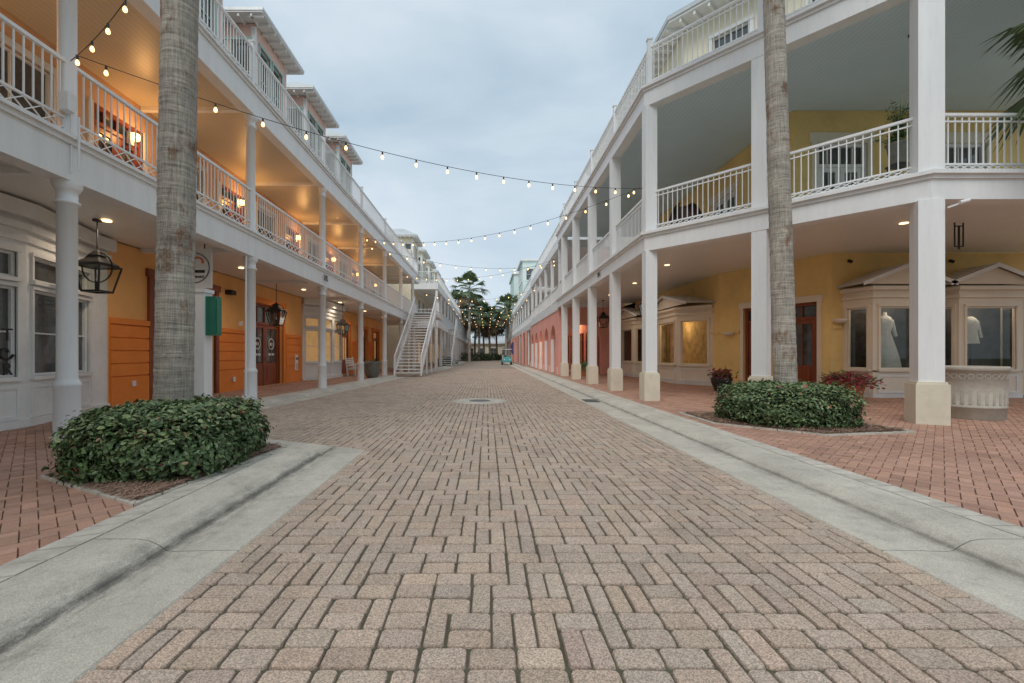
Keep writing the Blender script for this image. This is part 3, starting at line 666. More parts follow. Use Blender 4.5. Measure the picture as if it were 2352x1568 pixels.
for u in (17.78,18.92):
    for k in range(20):
        a0,a1=2*math.pi*k/20,2*math.pi*(k+1)/20
        b.bar(FL.p(u+.22*math.cos(a0),-.16,1.75+.22*math.sin(a0)),FL.p(u+.22*math.cos(a1),-.16,1.75+.22*math.sin(a1)),.03,'decal_white')
    FL.box(b,u-.1,u+.1,-.168,-.16,1.68,1.8,'decal_white'); FL.box(b,u-.25,u+.25,-.168,-.16,1.28,1.36,'decal_white')
b.cyl((-5.86,6.42,3.9),(-5.86,6.42,5.0),.012,.012,6,'white_paint'); b.box(-5.95,-5.82,6.32,6.46,4.75,5.0,'white_trim')
b.cyl((-5.78,6.45,3.95),(-5.78,6.45,4.7),.015,.015,6,'white_paint')
FL.box(b,11.2,11.3,.06,.1,.55,.68,'white_trim'); FL.box(b,15.6,15.72,.09,.13,.4,.55,'white_trim'); FL.box(b,16.1,16.2,.02,.12,2.35,2.5,'white_trim')
FL.box(b,15.3,15.6,0,.22,3.35,3.5,'dark_metal'); b.cyl((-5.98,11.3,.1),(-5.98,11.3,3.9),.025,.025,6,'white_paint'); b.box(-6.0,-5.85,11.15,11.3,.12,.32,'white_trim')
b.done('wall_fittings',LB)
text('T',(-8.07,7.66,1.66),(math.radians(90),0,math.radians(90)),.30,'black_letter',LB); text('R',(-8.07,7.66,1.08),(math.radians(90),0,math.radians(90)),.30,'black_letter',LB)
b=B(); fr=Fr((-8.07,0),(0,1))
for k in range(10):
    a=k*.6; fr.bar(b,(7.63+.12*math.cos(a)*(.3+k/12),0,1.37+.12*math.sin(a)*(.3+k/12)),(7.63+.12*math.cos(a+.6)*(.3+(k+1)/12),0,1.37+.12*math.sin(a+.6)*(.3+(k+1)/12)),.03,'black_letter')
b.done('window_decal',LB)
for y in (9.02,16.7,24.4): lantern(-7.72,y,4.0,.62 if y<10 else .8,1.0)
e=empty('restaurant_sign'); b=B(); sx,sy=-7.02,11.0
b.box(sx-.45,sx+.38,sy-.02,sy+.02,2.93,3.88,'decal_white')
for k in range(36):
    a0,a1=2*math.pi*k/36,2*math.pi*(k+1)/36; R=.36
    b.bar((sx-.03+R*math.cos(a0),sy-.03,3.42+R*math.sin(a0)),(sx-.03+R*math.cos(a1),sy-.03,3.42+R*math.sin(a1)),.014,'black_letter')
for k in range(9):
    a=k*.35-.3; b.bar((sx+.05+.13*math.cos(a),sy-.03,3.56+.11*math.sin(a)),(sx+.05+.13*math.cos(a+.35),sy-.03,3.56+.11*math.sin(a+.35)),.035,'orange_mark')
b.box(sx-.24,sx+.22,sy-.028,sy-.022,3.30,3.37,'black_letter')
b.bar((sx-.3,sy,3.85),(sx-.3,sy,4.0),.02,'dark_metal'); b.bar((sx+.2,sy,3.85),(sx+.2,sy,4.0),.02,'dark_metal'); b.done('board',e)
text('RESTAURANT',(sx-.03,sy-.03,3.20),(math.radians(90),0,0),.08,'black_letter',e)
e=empty('utility_post'); b=B(); b.box(-6.42,-6.12,9.85,10.15,SW,2.68,'white_paint'); b.box(-6.45,-6.09,9.82,10.18,2.68,2.76,'white_paint'); b.box(-6.12,-5.9,9.9,10.12,1.75,2.6,'green_box'); b.box(-5.9,-5.88,9.92,10.1,1.8,2.55,'green_box'); b.done('post',e)
e=empty('park_bench'); b=B(); y0,y1=26.1,27.6; X=-7.95
for k in range(4): b.box(X-.02+k*.11,X+.07+k*.11,y0,y1,.5,.53,'white_paint')
for k in range(5): b.box(X-.08-k*.025,X-.05-k*.025,y0,y1,.62+k*.1,.69+k*.1,'white_paint')
for y in (y0+.05,y1-.13):
    b.box(X+.35,X+.42,y,y+.08,SW,.72,'white_paint'); b.hexa([(X-.08,y,SW),(X,y,SW),(X,y+.08,SW),(X-.08,y+.08,SW),(X-.2,y,1.15),(X-.14,y,1.15),(X-.14,y+.08,1.15),(X-.2,y+.08,1.15)],'white_paint'); b.box(X-.08,X+.46,y,y+.08,.72,.77,'white_paint'); b.box(X,X+.35,y,y+.08,.42,.5,'white_paint')
b.done('slats',e)
def planter(name,x,y,prof,m,plant=None,seed=1,z=SW):
    e=empty(name); b=B(); b.rev(prof,(x,y,z),28,m,cap=True); b.done('pot',e)
    if plant:
        r=random.Random(seed); b=B(); n,R,H,mm=plant; zt=prof[-1][1]+z
        for k in range(n):
            a=r.uniform(0,6.283); l=R*r.uniform(.5,1.1); el=r.uniform(.1,1.3); d=Vector((math.cos(a)*math.cos(el),math.sin(a)*math.cos(el),math.sin(el)*H/R)); s=Vector((-math.sin(a),math.cos(a),0))
            p0=Vector((x,y,zt-.03)); p1=p0+d*l*.6; p2=p0+d*l+Vector((0,0,-l*.3))
            for q in range(3):
                c=p0.lerp(p2,r.uniform(.4,1))+Vector((r.gauss(0,.04),r.gauss(0,.04),r.gauss(0,.04)+.04)); t=Vector((r.gauss(0,1),r.gauss(0,1),r.gauss(0,.6))).normalized()*r.uniform(.1,.2); u=t.orthogonal().normalized()*.03
                b.add([c,c+t*.5+u,c+t,c+t*.5-u],[(0,1,2,3)],mm[q%len(mm)])
            b.add([p0-s*.01,p0+s*.01,p1+s*.008,p1-s*.008,p2],[(0,1,2,3),(3,2,4)],mm[0])
        b.done('foliage',e)
mat('plant_red',(.30,.035,.05),.5,.5,15); mat('plant_green',(.10,.18,.05),.5,.5,15)
bowl=[(.22,0),(.30,.05),(.40,.35),(.46,.75),(.49,.8),(.49,.86),(.44,.86),(.40,.80)]
planter('bowl_planter',-6.1,24.2,bowl,'grey_pot',(20,.3,.2,['plant_green']))
def stair(x0,x1,y0,ztop,run,name='outdoor_staircase'):
    e=empty(name); b=B(); n=22; rise=(ztop-SW)/n; tr=run/n
    for k in range(n):
        z=SW+rise*(k+1); b.box(x0+.07,x1-.07,y0+k*tr,y0+k*tr+tr+.02,z-.05,z,'white_trim')
    for x in (x0,x1-.06):
        b.hexa([(x,y0-.1,SW),(x+.06,y0-.1,SW),(x+.06,y0+run,ztop-.3),(x,y0+run,ztop-.3),(x,y0-.1,SW+.2),(x+.06,y0-.1,SW+.2),(x+.06,y0+run,ztop+.02),(x,y0+run,ztop+.02)],'white_paint')
        xm=x+.03
        b.bar((xm,y0,SW+1.15),(xm,y0+run,ztop+1.0),.06,'white_paint'); b.bar((xm,y0,SW+.42),(xm,y0+run,ztop+.22),.03,'white_paint')
        m_=int(run/.2)
        for k in range(m_+1):
            t=k/m_; z=SW+.25+(ztop-SW-.05)*t; b.box(xm-.008,xm+.008,y0+run*t-.008,y0+run*t+.008,z,z+.85,'white_paint')
        for t in (0,.33,.66,1): 
            z=SW+(ztop-SW)*t; b.box(xm-.05,xm+.05,y0+run*t-.05,y0+run*t+.05,SW,z+1.2,'white_paint')
    b.box(x0,x1,y0+run,y0+run+2.4,ztop-.2,ztop,'white_paint'); railing(b,[(x1,y0+run),(x1,y0+run+2.4)],ztop,1.1,.2)
    b.done('steps',e)
stair(-5.35,-3.75,26.3,4.35,7.2); stair(-4.9,-3.6,47,4.3,7.0)
b=B(); b.box(-6.1,-3.8,33.5,39.0,4.2,4.33,'white_paint'); o=b.done('landing'); o.parent=LB
# ---------------------------------------------------------------- LEFT FAR BUILDING
LB2=empty('cream_gallery_building'); b=B()
b.box(-18,-7.0,42,112,0,11,'cream_wall')
def gal(b,x,xw,y0,y1,z0s,sp,cols='white_paint',face=1,ceil='ceil_left'):
    for (z0,zt) in z0s:
        a,c=sorted((x-face*.3,x)); b.box(a,c,y0,y1,z0,zt,'white_paint'); a,c=sorted((x-face*.3,xw)); b.box(a,c,y0+.01,y1,z0+.2,zt-.02,ceil)
        b.box(a,c,y0-.02,y0+.008,z0,zt-.022,'white_paint')
    zb=SW
    for (z0,zt) in z0s:
        y=y0+.2
        while y<y1: b.box(x-face*.15-.1,x-face*.15+.1,y-.1,y+.1,zb,z0,cols); y+=sp
        zb=zt
        pts=[(x-face*.1,y1),(x-face*.1,y0+.1),(xw,y0+.1)]; railing(b,pts,zt,1.08,.2,.2 if y0>40 else .14)
gal(b,-4.5,-7.0,42,112,[(3.8,4.4),(7.3,7.9)],4.2)
y=43
fr=Fr((-6.98,0),(0,1))
while y<110:
    for z in (0.3,4.6,8.3):
        window(b,fr,y,y+1.4,z,z+2.3,2,2,rec=-.02,tw=.1,pane='dark_glass' if z>1 else 'warm_glass')
    y+=3
b.done('body',LB2); b=B()
for y0 in (42.5,48.5,54.5,60.5,66.5): tower(b,-10.2,-6.9,y0,y0+3.2,7.9,12.2,'cream_wall',.45)
b.done('upper_towers',LB2)
# ---------------------------------------------------------------- RIGHT BUILDING
RB=empty('corner_gallery_building'); P=[(4.47,27.9),(4.47,12.5),(8.12,8.4),(17.5,8.4)]
FA=Fr((9,0),(0,-1)); A_=(9.0,17.6); B_=(10.6,14.0); FC=Fr(A_,(B_[0]-A_[0],B_[1]-A_[1])); LC=math.dist(A_,B_); FF=Fr((0,14),(1,0))
CE=4.45
b=B()
wall(b,FA,-30,-17.6,0,CE,[],'yellow_stucco')
dops=[(LC*.26,LC*.46,SW,3.0),(LC*.62,LC*.9,SW,3.0)]
wall(b,FC,0,LC,0,CE,dops,'yellow_stucco',.25)
for o in dops:
    door(b,FC,*o[:4],2.45,1,rec=.18)
    FC.box(b,o[0]-.12,o[0],-.01,.05,SW,3.0,'trim_cream'); FC.box(b,o[1],o[1]+.12,-.01,.05,SW,3.0,'trim_cream'); FC.box(b,o[0]-.16,o[1]+.16,-.01,.06,3.0,3.2,'trim_cream')
FC.box(b,LC*.5,LC*.56,-.01,.14,SW,CE-.01,'yellow_stucco')
wall(b,FF,10.6,18,0,CE,[],'yellow_stucco')
FF.box(b,10.62,10.88,-.01,.05,2.12,2.22,'yellow_stucco'); FA.box(b,-18.2,-17.62,-.01,.05,2.12,2.22,'yellow_stucco')
FC.box(b,.01,LC*.22,-.01,.05,2.12,2.22,'yellow_stucco')
F2a=Fr((9,0),(0,-1)); F2f=Fr((0,13.4),(1,0)); CU=8.5
o2=[(-18.2,-16.4,4.66,7.3),(-22.6,-20.8,4.66,7.3),(-27,-25.2,4.66,7.3)]; wall(b,F2a,-30,-13.4,CE+.2,CU,o2,'yellow_stucco',.15)
for o in o2: door(b,F2a,*o[:4],7.25,2,m='white_trim',rec=.12,bot=.4); F2a.box(b,o[0]-.2,o[1]+.2,-.01,.04,7.3,7.55,'trim_cream')
o3=[(9.7,11.2,4.66,7.55),(13.2,14.7,4.66,7.55)]; wall(b,F2f,9,18,CE+.2,CU,o3,'yellow_stucco',.15)
for o in o3:
    door(b,F2f,*o[:4],6.85,2,m='white_trim',rec=.12,bot=.4); F2f.box(b,o[0]-.2,o[1]+.2,-.01,.04,7.55,7.85,'trim_cream'); F2f.box(b,o[0]-.14,o[0],-.01,.04,4.66,7.55,'trim_cream'); F2f.box(b,o[1],o[1]+.14,-.01,.04,4.66,7.55,'trim_cream')
b.box(11.6,24,18.5,30,0,8.5,'yellow_stucco')
for fr,u,z in ((F2f,11.75,6.45),(F2a,-15.0,6.3),(FC,LC*.12,2.1),(FF,10.78,2.35)):
    q=fr.p(u,.1,z); b.rev([(.06,-.07),(.16,-.04),(.2,.04),(.19,.06)],q,14,'trim_cream')
b.done('walls',RB)
b=B()
pol=[tuple(x) for x in offs(P,-.16)]; pol[-1]=(17.5,pol[-1][1])
poly1=pol+[(17.5,13.99),(10.595,13.99),(8.995,17.59),(8.995,27.9)]; poly2=pol+[(17.5,13.39),(8.99,13.39),(8.99,27.9)]
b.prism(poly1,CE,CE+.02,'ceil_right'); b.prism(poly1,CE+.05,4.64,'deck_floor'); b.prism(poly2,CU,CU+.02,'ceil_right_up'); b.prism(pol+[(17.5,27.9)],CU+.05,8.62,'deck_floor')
for z0,zt in ((4.15,4.66),(8.1,8.64)):
    b.ribbon(P,-.16,.16,z0,zt-.14,'white_paint'); b.ribbon(P,-.165,.20,zt-.14,zt-.07,'white_paint'); b.ribbon(P,-.17,.26,zt-.07,zt,'white_paint')
b.done('gallery_decks',RB)
b=B()
cols=[(4.47,12.5,0),(4.47,15.85,0),(4.47,19.3,0),(4.47,22.8,0),(4.47,26.2,0),(6.3,10.45,math.radians(-48.3)),(8.12,8.4,math.radians(-24)),(12.6,8.4,0),(17,8.4,0)]
for x,y,a in cols:
    big=.06 if abs(x-8.12)<.01 else 0
    w=.31+big
    b.rbox(x,y,w+.11,w+.11,SW,.80,a,'cream_stucco'); b.rbox(x,y,w+.06,w+.06,.80,.84,a,'cream_stucco')
    b.rbox(x,y,w,w,.84,4.15,a,'white_paint')
    b.rbox(x,y,w,w,4.66,8.1,a,'white_paint')
b.done('columns',RB)
b=B()
railing(b,P,4.66,1.12,.17,.13,double=True); railing(b,P,8.64,1.14,.17,.13,double=True)
for (x,y,a) in cols: b.rbox(x,y,.12,.12,8.64,9.95,a,'white_paint'); b.rbox(x,y,.16,.16,9.95,9.98,a,'white_paint')
b.done('railings',RB)
def bayR(b,fr,uL,uR,dep,ins,glass='shop_glass',back='interior_dark',zw=(.9,2.72)):
    pts2=[(uL,0),(uL+ins,dep),(uR-ins,dep),(uR,0)]; pts=[fr.p(u,d,0)[:2] for u,d in pts2]
    for i in range(3):
        p0,p1=Vector(pts[i]),Vector(pts[i+1]); Ln=(p1-p0).length; f=Fr(p0,p1-p0); mg=.2 if Ln>.9 else .14
        o=(mg,Ln-mg,*zw); wall(b,f,0,Ln,0,3.3,[o],'trim_cream',.08); window(b,f,*o,1,1,trim='trim_cream',pane=glass,tw=.06,rec=.06)
        f.box(b,mg,Ln-mg,-.01,.02,.2,.26,'white_trim'); f.box(b,mg,Ln-mg,-.01,.02,.68,.74,'white_trim'); f.box(b,mg-.06,mg,-.01,.02,.2,.74,'white_trim'); f.box(b,Ln-mg,Ln-mg+.06,-.01,.02,.2,.74,'white_trim')
        b.quad(f.p(0,.004,SW),f.p(Ln,.004,SW),f.p(Ln,.004,.19),f.p(0,.004,.19),'white_trim')
    b.ribbon(pts,-.01,.07,2.98,3.06,'trim_cream'); b.ribbon(pts,-.01,.12,3.2,3.3,'trim_cream')
    b.prism([p for p in pts],.82,.86,'trim_cream'); b.prism([p for p in pts],3.301,3.34,'trim_cream')
    fr.box(b,uL+.03,uR-.03,.005,.02,.86,3.2,back)
    um=(uL+uR)/2; e=.2; ze,za=3.36,3.9; d1=dep+.22
    for (ua,sgn) in ((uL-e,-1),(uR+e,1)):
        v=[fr.p(ua,0.0,ze),fr.p(um,0.0,za),fr.p(um,d1,za),fr.p(ua,d1,ze)]
        v2=[(x,y,z+.05) for x,y,z in v]; b.hexa(v+v2,'roof_metal')
        for k in range(4):
            t=.12+k*.24; q0=Vector(fr.p(ua+(um-ua)*0,d1*t+.02,ze+.06)); q1=Vector(fr.p(um,d1*t+.02,za+.06)); b.bar(q0,q1,.03,'trim_cream')
    b.add([fr.p(uL-e+.12,dep+.1,ze),fr.p(uR+e-.12,dep+.1,ze),fr.p(um,dep+.1,za-.04)],[(0,1,2)],'trim_cream')
    for ua in (uL-e,uR+e):
        b.add([fr.p(ua,d1+.004,ze-.06),fr.p(ua,d1+.004,ze+.055),fr.p(um,d1+.004,za+.055),fr.p(um,d1+.004,za-.07)],[(0,1,2,3)],'white_trim')
b=B()
bayR(b,FF,10.95,13.25,.8,.25); bayR(b,FF,13.45,15.8,.8,.25)
bayR(b,FA,-22.6,-18.1,.95,1.2,back='interior_warm'); bayR(b,FA,-28.2,-24.0,.95,1.0,back='interior_dark')
b.done('shop_bay_windows',RB)
plight((8.5,20.3,2.6),16,(1,.7,.35),.1,par=RB,name='shop_light'); plight((12.1,13.5,2.85),9,(1,.85,.7),.1,par=RB,name='shop_light'); plight((14.6,13.5,2.85),9,(1,.85,.7),.1,par=RB,name='shop_light')
def dress(x,y,z,s,short=False):
    e=empty('dress_mannequin'); b=B()
    pr=[(.34,0),(.30,.25),(.23,.5),(.155,.75),(.13,.85),(.17,1.0),(.18,1.12),(.13,1.2),(.05,1.25),(.04,1.32)]
    if short: pr=[(.20,.6),(.16,.8),(.15,.9),(.18,1.05),(.18,1.15),(.12,1.22),(.05,1.27)]
    vs=[];n=40
    for r,h in pr:
        for i in range(n):
            t=2*math.pi*i/n; q=r*s*(1+.07*math.sin(t*9)*max(0,(.9-h))); vs.append((x+q*math.cos(t),y+q*.6*math.sin(t),z+h*s))
    b.add(vs,[(k*n+i,k*n+(i+1)%n,(k+1)*n+(i+1)%n,(k+1)*n+i) for k in range(len(pr)-1) for i in range(n)],'dress_white',True)
    b.cyl((x,y,z-.05),(x,y,z+.6*s),.015,.015,6,'dark_metal')
    for sg in (-1,1): b.cyl((x+sg*.15*s,y,z+1.13*s),(x+sg*.26*s,y,z+.75*s),.05*s,.035*s,8,'dress_white')
    b.cyl((x,y,z-.06),(x,y,z-.045),.12,.12,12,'dark_metal'); b.done('dress',e)
dress(11.85,13.55,.93,1.25); dress(14.4,13.55,.93,1.2,True)
b=B(); PC=[(6.6,27.5),(6.6,15.2),(9.8,11.6),(17.4,11.6)]
for i in range(3):
    p0,p1=Vector(PC[i]),Vector(PC[i+1]); Ln=(p1-p0).length; f=Fr(p0,p1-p0); ops=[]; k=.9
    while k+1.2<Ln: ops.append((k,k+1.1,9.4,11.4)); k+=2.6
    wall(b,f,0,Ln,8.62,12.2,ops,'cream_wall',.1)
    for o in ops: window(b,f,*o,2,2,tw=.09)
b.ribbon(PC,-.3,.62,12.22,12.3,'white_trim'); b.ribbon(PC,-.3,.66,12.3,12.42,'roof_metal')
I0=offs(PC,.66);I1=offs(PC,-2.2)
for i in range(3): b.quad((*I0[i],12.43),(*I0[i+1],12.43),(*I1[i+1],14.2),(*I1[i],14.2),'roof_metal')
for i in range(3):
    p0,p1=Vector(PC[i]),Vector(PC[i+1]); Ln=(p1-p0).length; f=Fr(p0,p1-p0); k=.1
    while k<Ln: f.box(b,k,k+.07,.01,.58,12.08,12.218,'white_trim'); k+=.45
b.quad((6.6,27.5,8.6),(17,27.5,8.6),(17,27.5,12.3),(6.6,27.5,12.3),'cream_wall')
b.done('upper_storey',RB)
b=B()
for (x,y) in ((9.9,10.8),(7.7,12.4),(6.3,15.9),(6.5,20),(6.5,24),(13,10.8)):
    b.rev([(.08,0),(.09,-.012),(.075,-.016),(.001,-.014)],(x,y,CE-.001),16,'lamp_glow',cap=False); plight((x,y,CE-.15),44,(1,.85,.68),.1,'SPOT',par=RB,name='downlight')
b.rev([(.05,0),(.05,-.04),(.02,-.06)],(9.5,10.2,CU-.001),10,'dark_metal')
x,y=11.1,10.7
for dx in (-.1,.1): b.bar((x+dx,y,CE-.02),(x+dx,y,CE-.58),.022,'dark_metal')
b.bar((x-.1,y,CE-.58),(x+.1,y,CE-.58),.022,'dark_metal'); b.bar((x-.1,y,CE-.1),(x+.1,y,CE-.1),.022,'dark_metal'); b.bar((x,y,CE-.1),(x,y,CE-.65),.03,'dark_metal')
b.bar((8.2,8.1,3.95),(8.34,8.0,4.0),.03,'white_trim'); b.cyl((8.3,7.98,4.0),(8.42,7.94,4.03),.035,.035,10,'white_trim')
for (xx,yy) in ((11.1,13.85),(14.2,13.85)): b.cyl((xx,yy,4.15),(xx,yy+.1,4.2),.05,.05,8,'dark_metal')
b.done('ceiling_fittings',RB)
lantern(6.75,26.4,CE,.7,1.1); lantern(6.6,18.6,CE,.75,1.1)
text('104',(4.27,17.4,4.36),(math.radians(90),0,math.radians(-90)),.26,'black_letter',RB,'house_number')
e=empty('litter_bin'); b=B(); x,y=9.72,9.2; S=1.0
b.rev([(r*S,z) for r,z in [(.52,0),(.53,.01),(.535,.22),(.545,.225),(.545,.26),(.535,.265),(.56,.94),(.575,.945),(.58,1.01),(.57,1.03),(.50,1.03),(.48,.8)]],(x,y,SW),56,'bin_concrete')
for k in range(30):
    a=2*math.pi*k/30
    b.rbox(x+.540*math.cos(a),y+.540*math.sin(a),.014,.045,SW+.30,SW+.74,a,'bin_concrete')
    for q in range(10):
        u0,u1=q*math.pi/5,(q+1)*math.pi/5; t=Vector((-math.sin(a),math.cos(a),0)); c0=Vector((x+.556*math.cos(a),y+.556*math.sin(a),SW+.84))
        b.bar(c0+t*.046*math.cos(u0)+Vector((0,0,.046*math.sin(u0))),c0+t*.046*math.cos(u1)+Vector((0,0,.046*math.sin(u1))),.010,'bin_concrete')
b.rev([(.49,.82),(.001,.82)],(x,y,SW),30,'interior_dark',cap=False)
b.done('bin_body',e)
pot=[(.18,0),(.24,.05),(.33,.3),(.34,.42),(.28,.5),(.30,.55),(.32,.56),(.28,.54)]
planter('urn_planter',8.0,15.5,pot,'bark_black_pot',(130,.5,.35,['plant_red','plant_red','plant_green']),3)
planter('terracotta_planter',9.75,12.3,[(.25,0),(.3,.05),(.38,.4),(.42,.48),(.42,.54),(.38,.54)],'terracotta',(260,.85,.5,['plant_red','plant_red','plant_green']),4)
planter('potted_shrub',5.3,23.4,[(.15,0),(.2,.4),(.22,.45),(.18,.44)],'grey_pot',(90,.4,.6,['plant_green']),5)
planter('potted_shrub',5.5,25.5,[(.15,0),(.2,.4),(.22,.45),(.18,.44)],'terracotta',(90,.4,.6,['plant_green']),6)
planter('potted_shrub',9.15,10.1,[(.14,0),(.16,.05),(.22,.42),(.25,.45),(.22,.44)],'grey_pot',(110,.36,1.3,['plant_green']),7,z=5.55)
e=empty('plant_stand'); b=B()
for dx in (-.16,.16):
    for dy in (-.16,.16): b.bar((9.15+dx,10.1+dy,4.66),(9.15+dx*.8,10.1+dy*.8,5.55),.025,'dark_metal')
b.box(8.98,9.32,9.93,10.27,5.5,5.54,'dark_metal'); b.done('stand',e)
e=empty('wicker_chair'); b=B(); cx,cy=5.75,13.1
vs=[];fs=[];n=14;mr_=8
for j in range(mr_+1):
    for i in range(n+1):
        a=math.pi*(i/n)-math.pi*.5; h=math.sin(j/mr_*math.pi*.5)
        vs.append((cx+.55*math.sin(a)*math.cos(j/mr_*1.3),cy+.35*math.cos(a),4.7+1.0*h))
for j in range(mr_):
    for i in range(n): o=j*(n+1)+i; fs.append((o,o+1,o+n+2,o+n+1))
b.add(vs,fs,'wicker',True); b.box(cx-.45,cx+.45,cy-.35,cy+.2,4.95,5.1,'wicker'); b.box(cx-.4,cx+.4,cy-.3,cy+.15,4.66,4.95,'wicker'); b.done('wicker_shell',e)
# ---------------------------------------------------------------- RIGHT: PINK ARCADE
PB=empty('pink_arcade_building'); b=B(); FP=Fr((4.42,0),(0,-1))
def arch_wall(b,fr,u0,u1,z0,z1,arches,m,dep=.35):
    cur=u0
    for uc,w,zs in arches:
        a,c=uc-w/2,uc+w/2
        b.quad(fr.p(cur,0,z0),fr.p(a,0,z0),fr.p(a,0,z1),fr.p(cur,0,z1),m); n=12; r=w/2
        for k in range(n):
            t0,t1=math.pi*(1-k/n),math.pi*(1-(k+1)/n); p0=(uc+r*math.cos(t0),zs+r*math.sin(t0));p1=(uc+r*math.cos(t1),zs+r*math.sin(t1))
            b.quad(fr.p(p0[0],0,p0[1]),fr.p(p1[0],0,p1[1]),fr.p(p1[0],0,z1),fr.p(p0[0],0,z1),m)
            b.quad(fr.p(p0[0],0,p0[1]),fr.p(p0[0],-dep,p0[1]),fr.p(p1[0],-dep,p1[1]),fr.p(p1[0],0,p1[1]),m)
        b.quad(fr.p(a,0,z0),fr.p(a,-dep,z0),fr.p(a,-dep,zs),fr.p(a,0,zs),m); b.quad(fr.p(c,0,z0),fr.p(c,0,zs),fr.p(c,-dep,zs),fr.p(c,-dep,z0),m); cur=c
    b.quad(fr.p(cur,0,z0),fr.p(u1,0,z0),fr.p(u1,0,z1),fr.p(cur,0,z1),m)
arch_wall(b,FP,-46,-28,0,4.2,[(-44+k*3.4,2.3,2.1) for k in range(5)],'pink_stucco')
fe=Fr((4.42,28),(1,0)); arch_wall(b,fe,0,4.6,0,4.2,[(1.55,2.1,2.1)],'pink_stucco')
b.box(4.36,4.44,28,46,4.05,4.2,'white_trim')
for k in range(6): FP.box(b,-45.9+k*3.4,-45.3+k*3.4,0,.05,SW,.5,'pink_pale')
b.box(7.3,16,30,46,0,8.2,'pink_stucco'); b.box(9.0,16,27.6,30,0,8.2,'yellow_stucco')
fr=Fr((7.28,0),(0,-1))
for k,u in enumerate(range(-45,-31,3)):
    door(b,fr,u,u+1.7,SW,2.9,2.3,2,rec=-.01,pane='warm_glass'); window(b,fr,u,u+1.5,4.9,7.2,2,2,rec=-.02)
b.box(4.5,9.0,28.05,46,4.15,4.2,'ceil_right')
gal(b,4.4,7.3,28.02,46,[(4.2,4.55),(7.9,8.4)],3.4,face=-1,ceil='ceil_right')
plight((6.2,36,3.7),90,(1,.65,.35),.1,par=PB,name='arcade_light')
b.box(7.6,16,30,46,8.4,11,'white_trim')
b.done('arcade',PB)
MB=empty('mint_gallery_building'); b=B()
b.box(7,18,46.5,112,0,8.5,'salmon_far'); gal(b,4.5,7,46.5,112,[(3.9,4.4),(7.6,8.1)],4.0,face=-1,ceil='ceil_right')
b.box(5.2,18,66,74,8.1,14.8,'mint_wall'); b.box(4.9,18.3,65.7,74.3,14.8,15.1,'white_trim'); b.box(5.0,18,84,96,8.1,16,'mint_wall'); b.box(4.7,18.3,83.7,96.3,16,16.3,'white_trim')
b.box(6,18,46.6,66,8.2,11.2,'mint_wall'); b.box(5.7,18,46.4,66,11.2,11.4,'white_trim')
fr=Fr((5.18,0),(0,-1))
for u in (-73,-70.6,-68.2):
    for z in (9,12): window(b,fr,u,u+1.2,z,z+1.7,1,2,rec=-.02)
ff=Fr((0,65.98),(1,0))
for u in (5.7,8):
    window(b,ff,u,u+1.2,12,13.7,1,2,rec=-.02)
y=47
fr=Fr((6.98,0),(0,-1))
while y<110:
    for z in (.3,4.6): window(b,fr,-y-1.4,-y,z,z+2.3,2,2,rec=-.02,pane='warm_glass' if z<1 else 'dark_glass')
    y+=3.2
for k in range(8): FP.box(b,-52-k*5,-50.5-k*5,-.02,.1,0,3.9,'pink_stucco')
b.done('body',MB)
FB=empty('low_shop_building'); b=B(); b.box(-6,9,115,124,0,3.8,'cream_wall'); b.box(-6.6,9.6,114.4,124.5,3.8,4.1,'white_trim')
b.add([(-6.6,114.4,4.1),(9.6,114.4,4.1),(9.6,124.5,4.1),(-6.6,124.5,4.1),(-2,119,6),(5,119,6)],[(0,1,5,4),(1,2,5),(2,3,4,5),(3,0,4)],'roof_metal')
ff=Fr((0,114.98),(1,0))
for u in (-5,-2,1,4,7): window(b,ff,u,u+1.6,.8,2.8,2,2,rec=-.02)
b.done('body',FB)
# ---------------------------------------------------------------- golf cart
e=empty('golf_cart'); b=B(); gx,gy=2.45,56
T='teal_paint'
b.hexa([(gx-.6,gy-1.1,.32),(gx+.6,gy-1.1,.32),(gx+.6,gy+1.1,.32),(gx-.6,gy+1.1,.32),(gx-.55,gy-1.0,.5),(gx+.55,gy-1.0,.5),(gx+.58,gy+1.1,.62),(gx-.58,gy+1.1,.62)],T)
b.hexa([(gx-.55,gy-1.15,.4),(gx+.55,gy-1.15,.4),(gx+.55,gy-.6,.5),(gx-.55,gy-.6,.5),(gx-.45,gy-1.05,.8),(gx+.45,gy-1.05,.8),(gx+.5,gy-.65,.98),(gx-.5,gy-.65,.98)],T)
b.box(gx-.55,gx+.55,gy+.05,gy+.55,.62,.8,'trim_cream'); b.box(gx-.55,gx+.55,gy+.5,gy+.6,.8,1.2,'trim_cream')
for dx in (-.52,.52):
    b.bar((gx+dx,gy-.75,.9),(gx+dx*.95,gy-.5,1.85),.035,'dark_metal'); b.bar((gx+dx,gy+.9,.6),(gx+dx*.95,gy+.8,1.85),.035,'dark_metal')
b.box(gx-.62,gx+.62,gy-.75,gy+1.05,1.85,1.92,'decal_white')
b.quad((gx-.5,gy-.72,.98),(gx+.5,gy-.72,.98),(gx+.48,gy-.52,1.83),(gx-.48,gy-.52,1.83),'shop_glass')
for dx in (-.55,.55):
    for dy in (-.75,.75): b.cyl((gx+dx-.08,gy+dy,.24),(gx+dx+.08,gy+dy,.24),.23,.23,16,'rubber')
    b.cyl((gx+dx*.6,gy-1.17,.62),(gx+dx*.6,gy-1.1,.62),.07,.07,10,'decal_white')
b.cyl((gx-.25,gy-.35,1.05),(gx-.25,gy-.3,1.0),.17,.17,12,'dark_metal'); b.done('cart_body',e)
